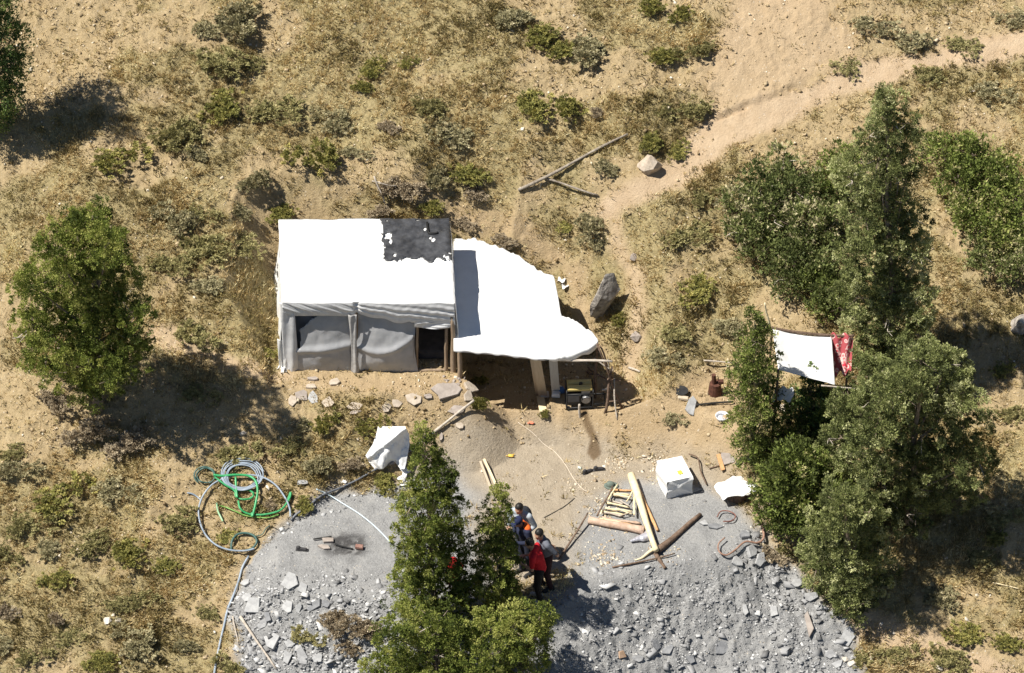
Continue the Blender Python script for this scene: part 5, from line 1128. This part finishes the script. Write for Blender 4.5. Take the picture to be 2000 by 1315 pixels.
q = np.array([[G(788 + 5 * math.sin(i * .9) + (t - 1.5) * (5 + 2 * math.sin(i * 1.7)), 918 + i * 4.2, .06 + .03 * math.sin(i * 1.4 + t)) for t in range(4)] for i in range(9)])
setp(MB().grid(q).build('plastic_strip', M_WRAP, None, q[4, 1], True, .004), 'narrow trailing strip of white plastic below the crumpled sheet', 'plastic strip')
rock('rock', 'dark rock propping the crumpled white plastic sheet', 'rock', 762, 900, 50, 30, .4, M_ROCK, 71, 20, .3)

# ================================================================== hoses and pipes
M_HBLUE = mat('blue_grey_hose', (.20, .25, .31), (.32, .37, .43), 5, .45, spec=.4)
M_HGREEN = mat('green_hose', (.025, .24, .085), (.05, .36, .13), 6, .4, spec=.4)
M_HDARK = mat('dark_teal_hose', (.035, .085, .075), (.06, .13, .11), 6, .45, spec=.4)
M_HPALE = mat('pale_blue_pipe', (.45, .55, .60), (.58, .66, .70), 5, .4, spec=.4)
M_HGREY = mat('dark_grey_pipe', (.10, .11, .13), (.18, .19, .21), 5, .45, spec=.4)
def gpts(pl, lift): return [G(a, b, lift) for a, b in pl]
def hose(label, pl, r, m, lift=.06, cat='hose', name='hose', group=None, closed=False):
    pts = smoothline(gpts(pl, lift), 7); return setp(MB().tube(pts, r, 8).build(name, m, None, pts[len(pts) // 2], True), label, cat, group)
def ring(cx, cy, rx, ry, a0=0, turns=1.0, n=20, wob=0, sd=0):
    rg = random.Random(sd); return [(cx + (rx + rg.uniform(-wob, wob)) * math.cos(a0 + 6.283 * turns * i / n), cy + (ry + rg.uniform(-wob, wob)) * math.sin(a0 + 6.283 * turns * i / n)) for i in range(n + 1)]
hose('big open loop of blue grey hose on the grass at the slate edge', [(568, 1018), (566, 1000), (556, 978), (538, 955), (512, 940), (480, 936), (448, 940), (418, 953), (398, 976), (389, 1003), (392, 1030), (404, 1055), (425, 1074), (452, 1083), (480, 1084), (498, 1080)], .021, M_HBLUE, .13)
pl = []
for k in range(5): pl += ring(474 + (k % 2), 940 - k * 1.2, 29 + 3.2 * k, 22 + 2.2 * k, .3, 1, 14, 1.5, k)[:-1]
hose('tight coil of blue grey hose on top of the green hose', pl, .015, M_HBLUE, .14)
hose('thick bright green hose running straight under the blue coil', [(418, 938), (436, 940), (460, 938), (486, 940), (500, 950), (504, 970), (500, 995), (494, 1018), (493, 1012)], .028, M_HGREEN, .16)
hose('green hose slanting below the bright green one', [(420, 940), (440, 955), (458, 966), (464, 980), (462, 962), (461, 940)], .024, M_HGREEN, .13)
hose('green hose loop sagging towards the slate edge', [(466, 985), (470, 1000), (485, 1010), (510, 1012), (535, 1008), (552, 1000), (566, 980), (568, 968), (562, 985)], .024, M_HGREEN, .10)
hose('thin yellow green hose on the grass inside the big loop', [(425, 992), (440, 995), (462, 1004), (482, 1012), (520, 1016), (545, 1010)], .016, mat('yellow_green_hose', (.14, .30, .06), (.20, .38, .10), 6, .45), .07)
hose('pale green hose end standing inside the big loop', [(424, 990), (426, 1005), (432, 1018), (436, 1026)], .02, mat('pale_green_hose', (.26, .46, .26), (.34, .52, .32), 6, .45), .12)
hose('small green coil half buried in grass under the blue coil', ring(478, 972, 18, 9, 0, 2.0, 24, 1), .018, M_HGREEN, .09)
pl = ring(400, 934, 20, 17, 2.2, .8, 12, .5) + ring(402, 934, 17, 14, 1.2, .8, 12, .5)
hose('dark teal hose coil at the outer side of the tangle', pl, .018, M_HDARK, .08)
hose('dark teal hose loop at the lower end of the big blue loop', [(452, 1080), (454, 1062), (464, 1050), (480, 1047), (496, 1052), (502, 1064), (494, 1076), (478, 1082)], .026, M_HDARK, .09)
hose('short blue hose end pointing out of the tangle', [(366, 966), (376, 968), (386, 974), (392, 980)], .018, M_HBLUE, .05)
hose('thin dark hose rising from the teal loop to the slate', [(498, 1052), (512, 1048), (520, 1036), (528, 1030)], .012, M_HDARK, .06)
hose('pale blue pipe curving over the grey slate to the taller spire juniper', [(618, 958), (640, 968), (668, 985), (700, 1005), (728, 1027), (748, 1046), (764, 1064)], .015, M_HPALE, .04, 'pipe', 'water_pipe')
hose('dark grey pipe along the slate edge under the draped sheet', [(568, 1020), (580, 1008), (605, 990), (632, 970), (665, 957), (700, 940), (735, 920), (770, 905), (800, 885), (830, 862), (858, 842)], .024, M_HGREY, .06, 'pipe', 'water_pipe')
p0 = G(848, 850, .1); p1 = YP(926, 782, G(915, 790)[1] - .05)
setp(pole('drain_pipe', p0, p1, .032, .028, M_GREYWOOD, None, 700, bend=.006), 'straight grey pole slanting from the dugout corner down to the yard', 'pole')
hose('long grey hose running down the left rim of the slate dump', [(486, 1090), (474, 1112), (466, 1140), (455, 1170), (445, 1195), (438, 1225), (430, 1260), (422, 1300), (416, 1340)], .026, M_HBLUE, .06)
rock('stone', 'flat grey stone weighing down the pale pipe end', 'stone', 592, 946, 30, 14, .2, M_SLAB, 72, 16, .2)

# ================================================================== dead wood
stick('long grey dead log forming the upper arm of a fork on the slope', (1012, 376), (1226, 268), .042, .026, M_OLDWOOD, 720, .07, .09, 'dead_log', 'log', 'forked dead wood on the slope', .012, 9)
stick('shorter pale dead branch forming the lower arm of the fork on the slope', (1062, 352), (1168, 386), .03, .024, M_OLDWOOD, 721, .07, .06, 'dead_branch', 'branch', 'forked dead wood on the slope', .03)
stick('pale dead stick sliding down beside the left dump', (470, 1212), (540, 1312), .032, .018, M_GREYWOOD, 722, .12, .08, 'dead_stick', 'stick', None, .01)
stick('thinner dead stick left of the pale one beside the dump', (455, 1210), (466, 1262), .02, .012, M_GREYWOOD, 723, .10, .05, 'dead_stick', 'stick', None, .02)
stick('bare twig sticking up behind the black tarp, longer one', (732, 378), (752, 414), .02, .012, M_GREYWOOD, 724, .5, .25, 'twig', 'twig', None, .03)
stick('bare twig sticking up behind the black tarp, nearly level one', (728, 384), (775, 390), .014, .008, M_GREYWOOD, 725, .45, .4, 'twig', 'twig', None, .04)
stick('pale fallen stick on the dry slope near the lower right', (1938, 1140), (1990, 1152), .016, .01, M_PEELED, 726, .03, .03, 'twig', 'twig', None, .04)
stick('small log lying across the path right of the trestle', (1228, 720), (1250, 728), .03, .025, M_GREYWOOD, 727, .03, .03, 'log', 'log', None)
pts = smoothline(gpts([(1475, 1005), (1483, 1025), (1490, 1045), (1490, 1060), (1478, 1068), (1455, 1066), (1435, 1082), (1418, 1092), (1404, 1085), (1403, 1070), (1415, 1058)], .12), 6)
setp(MB().tube(pts, [.03 * (1 - .5 * i / len(pts)) for i in range(len(pts))], 7).build('vine', mat('rusty_vine', (.22, .12, .085), (.36, .23, .17), 14, .85), None, pts[30], True), 'rusty brown vine looping over stones at the edge of the rubble', 'vine')
pts = smoothline(gpts([(1400, 1015), (1408, 1004), (1424, 1004), (1436, 1012), (1430, 1022), (1412, 1024)], .08), 6)
setp(MB().tube(pts, .014, 6).build('wire_coil', mat('rusty_wire', (.14, .06, .05), (.24, .11, .08), 14, .8), None, pts[10], True), 'small coil of rusty wire below the covered stump', 'wire')
pts = smoothline(gpts([(1012, 826), (1040, 846), (1062, 868), (1084, 884), (1104, 908), (1120, 935), (1138, 956), (1150, 962)], .012), 6)
setp(MB().tube(pts, .008, 5).build('cord', mat('pale_cord', (.58, .50, .40), (.66, .58, .48), 9, .9), None, pts[20], True), 'thin pale cord winding across the yard', 'cord')
pts = smoothline(gpts([(1062, 1012), (1085, 1000), (1105, 988), (1122, 974)], .012), 6)
setp(MB().tube(pts, .008, 5).build('cord', M_BLK, None, pts[9], True), 'thin dark cord on the yard behind the people', 'cord')
for px, py, sx, sy, cc, lab in [(1037, 827, .13, .08, (.72, .22, .13), 'orange pink scrap of cloth on the yard near the dugout'), (995, 891, .2, .09, (.78, .50, .10), 'yellow scrap of paper on the yard'), (1132, 915, .08, .07, (.55, .60, .52), 'pale green bottle cap sized litter beside the slippers'), (672, 942, .12, .1, (.75, .74, .72), 'white scrap of litter beside the withered plant')]:
    c = G(px, py, .025); q = np.array([[c + np.array([(i - 2) * sx / 4 * (1 + .3 * math.sin(j * 2 + px)), (j - 1.5) * sy / 3, .02 * math.sin(i * 1.7 + j * 2.3)]) for j in range(4)] for i in range(5)])
    setp(MB().grid(q).build('litter', mat('litter_%d' % px, cc, tuple(v * .85 for v in cc), 20, .7), None, c, True, .004), lab, 'litter')

# ================================================================== the outdoor kitchen under the hanging sheet
p = [(1508, 641), (1624, 657), (1631, 752), (1520, 722)]; zz = [3.05, 3.12, 2.42, 2.40]
nu, nv = 46, 36; P = np.zeros((nu, nv, 3)); zb_ = G(1560, 800)[2]
ys = [2.45, 2.5, 1.15, 1.2]; Q = [YP(*p[k], ys[k]) for k in range(4)]
for i in range(nu):
    for j in range(nv):
        u = i / (nu - 1); v = j / (nv - 1); a = Q[0] + (Q[1] - Q[0]) * u; b = Q[3] + (Q[2] - Q[3]) * u
        P[i, j] = a + (b - a) * v + np.array([0, 0, -.06 * math.sin(math.pi * u) * (1 - v) - .10 * math.sin(math.pi * u) * math.sin(math.pi * v) + .03 * (fbm(u * 4, v * 4, 1.4, 3, 240) - .5)])
sh = thing('hanging_sheet', 'white sheet canopy tied to a sagging pole between the small conifer and the juniper', 'canopy', ((Q[0] + Q[2]) / 2)[:2].tolist() + [zb_])
MB().grid(P).build('sheet', M_TARP, sh, smooth=True, thick=.005)
pts = smoothline([Q[0] + np.array([-.1, 0, .03]), Q[0] * .6 + Q[1] * .4 + np.array([0, 0, -.02]), Q[1] + np.array([.05, 0, .02]), Q[1] + np.array([.5, 0.02, .0])], 5)
MB().tube(pts, .03, 8).build('ridge_pole', M_BARK, sh, smooth=True)
for k, q in enumerate([Q[0], Q[1] + np.array([.45, 0, 0]), Q[3]]):
    pole('support_post', (q[0], q[1], H(q[0], q[1]) - .1), q, .03, .025, M_BARK, sh, 800 + k, bend=.01)
pole('cross_pole', Q[2] + np.array([-.3, 0, -.02]), Q[2] + np.array([.55, .02, -.12]), .02, .016, M_GREYWOOD, sh, 806, bend=.01)
# red flowered cloth hanging next to it
def redcloth():
    m, t, b = new_mat('red_flowered_cloth'); N = t.nodes; L = t.links
    tc = N.new('ShaderNodeTexCoord'); v = N.new('ShaderNodeTexVoronoi'); v.inputs['Scale'].default_value = 9; L.new(tc.outputs['Object'], v.inputs['Vector'])
    n = N.new('ShaderNodeTexNoise'); n.inputs['Scale'].default_value = 5; L.new(tc.outputs['Object'], n.inputs['Vector'])
    mx = N.new('ShaderNodeMath'); mx.operation = 'MULTIPLY_ADD'; mx.inputs[1].default_value = .9; L.new(v.outputs['Distance'], mx.inputs[0]); L.new(n.outputs[0], mx.inputs[2])
    r = N.new('ShaderNodeValToRGB'); e = r.color_ramp.elements; e[0].position = .62; e[0].color = (.62, .03, .06, 1); e[1].position = .95; e[1].color = (.35, .06, .07, 1); q = e.new(.78); q.color = (.72, .42, .38, 1); q = e.new(.86); q.color = (.70, .52, .48, 1)
    L.new(mx.outputs[0], r.inputs[0]); L.new(r.outputs[0], b.inputs['Base Color']); b.inputs['Roughness'].default_value = .85; return m
pr = [(1622, 655), (1668, 655), (1662, 728), (1626, 732)]; yr = [2.48, 2.5, 2.0, 2.0]; Qr = [YP(*pr[k], yr[k]) for k in range(4)]; P = np.zeros((30, 30, 3))
for i in range(30):
    for j in range(30):
        u = i / 29; v = j / 29; a = Qr[0] + (Qr[1] - Qr[0]) * u; b = Qr[3] + (Qr[2] - Qr[3]) * u; P[i, j] = a + (b - a) * v + np.array([0, .05 * math.sin(u * 14 + 2 * v), .05 * math.sin(u * 12 + v * 3) - .06 * math.sin(math.pi * v)])
setp(MB().grid(P).build('flowered_cloth', redcloth(), None, (Qr[0] + Qr[2]) / 2, True, .006), 'red and white flowered cloth hung beside the white sheet canopy', 'cloth')
q0 = G(1672, 705, .9); nn = np.array([[q0 + np.array([(i - 2) * .045, .04 * math.sin(i + j), -(j - 2) * .06 + .03 * math.sin(i * 2)]) for j in range(5)] for i in range(5)])
P = np.array([[YP(1510 + 38 * u + 3 * math.sin(v * 5), 757 + 26 * v + 2 * math.sin(u * 9), 1.35 - .15 * v) + np.array([0, .03 * math.sin(u * 15 + v * 4), 0]) for v in np.linspace(0, 1, 14)] for u in np.linspace(0, 1, 20)])
setp(MB().grid(P).build('white_cloth', mat('white_cotton', (.72, .72, .72), (.62, .62, .63), 7, .8), None, P[10, 7], True, .005), 'white cloth hanging low between the small conifer and the little sapling', 'cloth')
MBc = MB(); c = G(1527, 806, .1); 
setp(rock('stone', 'tan stone on the ground under the low white cloth', 'stone', 1535, 800, 36, 18, .3, M_SLABT, 73, 18, .25), None)
p0 = G(1502, 655); pb = np.array([p0[0], p0[1], p0[2]]); setp(pole('stake', YP(1504, 640, 2.5), YP(1494, 592, 2.5), .028, .02, M_PEELED, None, 820, bend=.02), 'pale yellow stake rising above the upper corner of the white sheet canopy', 'stake')
stick('thin bare stick on the slope left of the small conifer', (1374, 712), (1432, 717), .02, .015, M_GREYWOOD, 821, .12, .12, 'stick', 'stick', None, .02)
c = G(1330, 767, .02); mb = MB(); mb.tube([c, c + np.array([0, 0, .05])], [.15, .165], 20); pan = mb.build('pan', M_BLK, None, c); setp(pan, 'round dark pan lying upside down beside the low sage plant', 'pan')
c = G(1334, 781, .05); setp(MB().box((0, 0, 0), (.24, .10, .08), rotz(-.2), ch=.015).build('wood_block', M_SAWN), 'yellowish wood block between the round pan and the grey slab', 'wood block').location = Vector(c)
slab('steeply tilted grey slab of the open hearth by the small conifer', 1350, 796, 22, 34, M_SLAB, 530, .09, tilt=(.45, .2), name='hearth_stone', cat='stone')
stick('long charred stick lying across the open hearth', (1358, 795), (1432, 790), .03, .02, mat('charred_wood', (.015, .014, .013), (.04, .035, .03), 9, .9), 822, .06, .08, 'charred_stick', 'stick', None, .02)
c = G(1396, 768); mb = MB(); mb.tube([c, c + np.array([0, 0, .30])], [.16, .13], 14); mb.tube([c + np.array([-.03, 0, .30]), c + np.array([-.05, .0, .55])], [.055, .05], 10); mb.box(c + np.array([.12, -.02, .36]), (.12, .1, .1), ch=.02)
setp(mb.build('stove', mat('rusty_iron', (.055, .022, .015), (.13, .055, .035), 10, .8, .006, 20), None, c), 'rusty iron stove with a stub chimney next to the small conifer', 'stove')
c = G(1410, 818); mb = MB(); mb.tube([c, c + np.array([0, 0, .10])], [.11, .15], 20, False); mb.tube([c + np.array([0, 0, .002]), c + np.array([0, 0, .012])], [.105, .11], 20); bo = mb.build('basin', mat('white_enamel', (.70, .71, .74), (.60, .62, .68), 6, .35), None, c, True, .008)
setp(bo, 'white enamel basin on the bare soil below the open hearth', 'basin')

# ================================================================== people
M_SKIN = mat('skin', (.36, .20, .13), (.42, .24, .16), 12, .55, spec=.35)
M_HAIR = mat('black_hair', (.010, .009, .008), (.025, .022, .02), 30, .5)
def cloth(n, c): return mat(n, c, tuple(v * .75 for v in c), 9, .85, .006, 25)
def remesh(name, mb, voxel, m, parent, it=3):
    me = bpy.data.meshes.new('tmp'); me.from_pydata([tuple(v) for v in mb.v], [], mb.f); o = bpy.data.objects.new('tmp', me); COL.objects.link(o)
    r = o.modifiers.new('r', 'REMESH'); r.mode = 'VOXEL'; r.voxel_size = voxel; r.use_smooth_shade = True
    s = o.modifiers.new('s', 'SMOOTH'); s.iterations = it; s.factor = .5
    dg = bpy.context.evaluated_depsgraph_get(); dg.update(); nm = bpy.data.meshes.new_from_object(o.evaluated_get(dg)); bpy.data.objects.remove(o)
    nm.name = name; nm.materials.clear()
    nm.polygons.foreach_set('use_smooth', np.ones(len(nm.polygons), bool))
    off = parent_loc(parent); k = np.empty(len(nm.vertices) * 3, np.float32); nm.vertices.foreach_get('co', k); nm.vertices.foreach_set('co', (k.reshape(-1, 3) - off).astype(np.float32).ravel())
    return link_mesh(name, nm, m, parent)
def person(label, foot, heading, arms, shirt, trousers, group=None, hgt=1.74, bow=.12, head_turn=0.0, nod=.25, cap=None, vest=None, sleeve='long', shoes=(.03, .03, .03), stance=.11, backpack=None, hold=None):
    """x to the person's right, y ahead, z up; turned to the heading (radians, 0 looks up the slope)"""
    c = foot.copy(); t = thing('person', label, 'person', c, group); k = hgt / 1.74; R = rotz(heading)
    def W(p): return c + R @ (np.array(p, float) * k)
    body = MB(); sh = MB(); trs = MB(); so = MB()
    hip = np.array([0, -.02, .93]); chest = np.array([0, bow * .6, 1.27]); neck = np.array([0, bow, 1.47]); head = np.array([0, bow + .05 + nod * .12, 1.615])
    body.cap(W(hip), .125 * k, W(chest), .135 * k); body.cap(W(chest), .13 * k, W(neck + [0, 0, -.04]), .07 * k); body.cap(W(neck + [0, 0, -.05]), .058 * k, W(head + [0, -.02, -.06]), .056 * k)
    Rh = R @ rotz(head_turn) @ rotx(-nod)
    def Hd(p): return W(head) + Rh @ (np.array(p) * k)
    body.ell(W(head), (.076 * k, .096 * k, .115 * k), Rh, 20, 14); body.ell(Hd([0, .035, -.06]), (.058 * k, .062 * k, .06 * k), Rh); body.ell(Hd([0, .098, -.012]), (.014 * k, .022 * k, .026 * k), Rh)
    body.ell(Hd([0, .085, .022]), (.055 * k, .018 * k, .012 * k), Rh); body.ell(Hd([0, .088, -.055]), (.026 * k, .012 * k, .010 * k), Rh); body.ell(Hd([0, .082, -.085]), (.022 * k, .02 * k, .018 * k), Rh)
    for s in (-1, 1): body.ell(Hd([s * .078, -.008, -.01]), (.012 * k, .022 * k, .032 * k), Rh)
    sh.cap(W(hip + [0, 0, .04]), .145 * k, W(chest), .158 * k); sh.cap(W(chest + [-.07, 0, .03]), .12 * k, W(chest + [.07, 0, .03]), .12 * k); sh.cap(W([-.14, bow * .9, 1.41]), .075 * k, W([.14, bow * .9, 1.41]), .075 * k); sh.cap(W(neck + [0, 0, -.04]), .085 * k, W(neck), .07 * k)
    for s, (el, ha) in zip((-1, 1), arms):
        S = np.array([s * .19, bow * .9, 1.405]); E = np.array(el); A = np.array(ha)
        body.cap(W(S), .050 * k, W(E), .040 * k); body.cap(W(E), .041 * k, W(A), .027 * k)
        d = (A - E) / np.linalg.norm(A - E); side = np.cross(d, [0, 0, 1.]); side /= np.linalg.norm(side) + 1e-6; up = np.cross(side, d)
        pc = A + d * .045; M = R @ np.stack([side, d, up], 1); body.ell(W(pc), (.042 * k, .052 * k, .018 * k), M)
        for f, (off, ln) in enumerate([(-.030, .062), (-.010, .074), (.010, .070), (.029, .055)]):
            b0 = A + d * .085 + side * off; b1 = b0 + d * ln * .55 - up * .012; b2 = b1 + d * ln * .35 - up * .03
            body.cap(W(b0), .0095 * k, W(b1), .0085 * k, 8); body.cap(W(b1), .0085 * k, W(b2), .007 * k, 8)
        th0 = A + d * .03 - side * .035 * s; body.cap(W(th0), .012 * k, W(th0 + d * .045 - side * .03 * s - up * .015), .009 * k, 8)
        sh.cap(W(S), .068 * k, W(E if sleeve == 'long' else S + (E - S) * .75), .056 * k)
        if sleeve == 'long': sh.cap(W(E), .055 * k, W(E + (A - E) * .9), .040 * k)
    for s in (-1, 1):
        hp = np.array([s * .085, -.02, .90]); kn = np.array([s * (stance * .9), .03 + .02 * s, .49]); an = np.array([s * stance, -.02 + .05 * s, .085])
        body.cap(W(hp), .085 * k, W(kn), .055 * k); body.cap(W(kn), .054 * k, W(an), .036 * k); body.cap(W(an + [0, -.03, -.04]), .036 * k, W(an + [0, .13, -.05]), .032 * k)
        trs.cap(W(hp), .105 * k, W(kn), .075 * k); trs.cap(W(kn), .074 * k, W(an + [0, 0, .01]), .058 * k)
        so.cap(W(an + [0, -.045, -.035]), .050 * k, W(an + [0, .145, -.045]), .042 * k); so.box(W(an + [0, .05, -.072]), (.095 * k, .29 * k, .026 * k), R, .01)
    trs.cap(W(hip + [-.05, 0, .02]), .125 * k, W(hip + [.05, 0, .02]), .125 * k)
    remesh('body', body, .0085, M_SKIN, t); remesh('shirt', sh, .014, shirt, t, 4); remesh('trousers', trs, .014, trousers, t, 4)
    sm = cloth('shoe_leather', shoes)
    for q in range(2):
        n2 = len(so.v) // 2; part_ = MB(); part_.v = so.v[q * n2:(q + 1) * n2]; part_.f = [tuple(i - q * n2 for i in f) for f in so.f[q * (len(so.f) // 2):(q + 1) * (len(so.f) // 2)]]
        remesh('shoe', part_, .012, sm, t, 2)
    hair = MB(); hair.ell(Hd([0, -.016, .026]), (.083 * k, .098 * k, .104 * k), Rh, 20, 14)
    hv = [(np.linalg.inv(Rh) @ (v - W(head))) for v in hair.v]; keep = [i for i, q in enumerate(hv) if not (q[1] > .048 and q[2] < .062) and q[2] > -.07]
    ks = set(keep); mp = {j: i for i, j in enumerate(keep)}; h2 = MB(); h2.v = [hair.v[i] for i in keep]; h2.f = [tuple(mp[i] for i in f) for f in hair.f if all(i in ks for i in f)]
    h2.build('hair', M_HAIR, t, smooth=True, thick=.006)
    if cap is not None:
        cm = MB(); cm.ell(Hd([0, -.008, .05]), (.09 * k, .106 * k, .085 * k), Rh, 20, 14); cm.ell(Hd([0, .13, .055]), (.07 * k, .07 * k, .010 * k), Rh); remesh('cap', cm, .009, cap, t, 3)
    if vest is not None:
        vm = MB(); vm.cap(W([-.13, bow * .9 - .03, 1.43]), .085 * k, W([.13, bow * .9 - .03, 1.43]), .085 * k); vm.cap(W([-.05, bow * .9 - .05, 1.36]), .115 * k, W([.05, bow * .9 - .05, 1.36]), .115 * k); remesh('shoulder_panel', vm, .012, vest, t, 3)
    if backpack is not None:
        bm_ = MB(); bm_.ell(W([0, -.16 + bow * .5, 1.22]), (.15 * k, .09 * k, .22 * k), R, 16, 12); remesh('backpack', bm_, .015, backpack, t, 2)
    if hold is not None:
        hp = W(hold[0]); q = MB().box((0, 0, 0), hold[1], R, ch=.008).build(hold[2], hold[3]); q.location = Vector(hp); setp(q, hold[4], hold[5])
    return t
front = lambda s, z=1.08, y=.36, x=.10: ((s * .27, .08, 1.13), (s * x, y, z))
pg = 'people standing in a group beside the spire junipers'
c = G(1064, 1148); person('person in grey T-shirt with arms folded behind, nearest the firewood', c, math.radians(118), [((-.30, -.12, 1.14), (-.08, -.20, 1.02)), ((.36, -.10, 1.16), (.12, -.20, 1.04))], cloth('grey_shirt', (.13, .14, .17)), cloth('dark_maroon_trousers', (.045, .018, .022)), pg, 1.80, .06, .35, .32, sleeve='short')
c = G(1052, 1172); person('person in bright red shirt and black trousers, closest to the camera', c, math.radians(75), [front(-1), front(1, 1.12, .34, .12)], cloth('red_shirt', (.58, .015, .025)), cloth('black_trousers', (.012, .012, .014)), pg, 1.76, .10, .15, .45, sleeve='short', shoes=(.5, .5, .5))
c = G(1027, 1119); person('person in navy cap and navy clothes with an orange shoulder panel, hands raised in front', c, math.radians(125), [front(-1, 1.14, .38, .06), front(1, 1.16, .38, .08)], cloth('navy_shirt', (.022, .028, .06)), cloth('navy_trousers', (.015, .018, .035)), pg, 1.77, .10, .1, .4, cap=cloth('navy_cap', (.018, .025, .075)), vest=cloth('orange_panel', (.72, .13, .02)), hold=((0, .47, 1.17), (.16, .10, .03), 'tablet', M_BLK, 'small dark device held by the person in the navy cap', 'device'))
c = G(1021, 1092); person('person in pale blue grey jacket with a dark pack, farthest behind the group', c, math.radians(150), [((-.30, .02, 1.14), (-.22, .22, 1.05)), ((.32, .0, 1.14), (.22, .22, 1.05))], cloth('pale_jacket', (.40, .45, .50)), cloth('grey_trousers', (.06, .065, .075)), pg, 1.78, .08, .0, .3, backpack=cloth('dark_pack', (.02, .022, .028)))
# a red garment glimpsed behind the taller spire juniper
c = G(886, 1150); q = MB(); q.cap(c + np.array([0, 0, .3]), .16, c + np.array([0, .02, .75]), .14); q.cap(c + np.array([-.1, 0, .5]), .08, c + np.array([.14, -.02, .7]), .09)
setp(remesh('red_bundle', q, .02, cloth('red_fabric', (.50, .012, .02)), None, 3), 'red fabric bundle glimpsed behind the taller spire juniper', 'bundle')
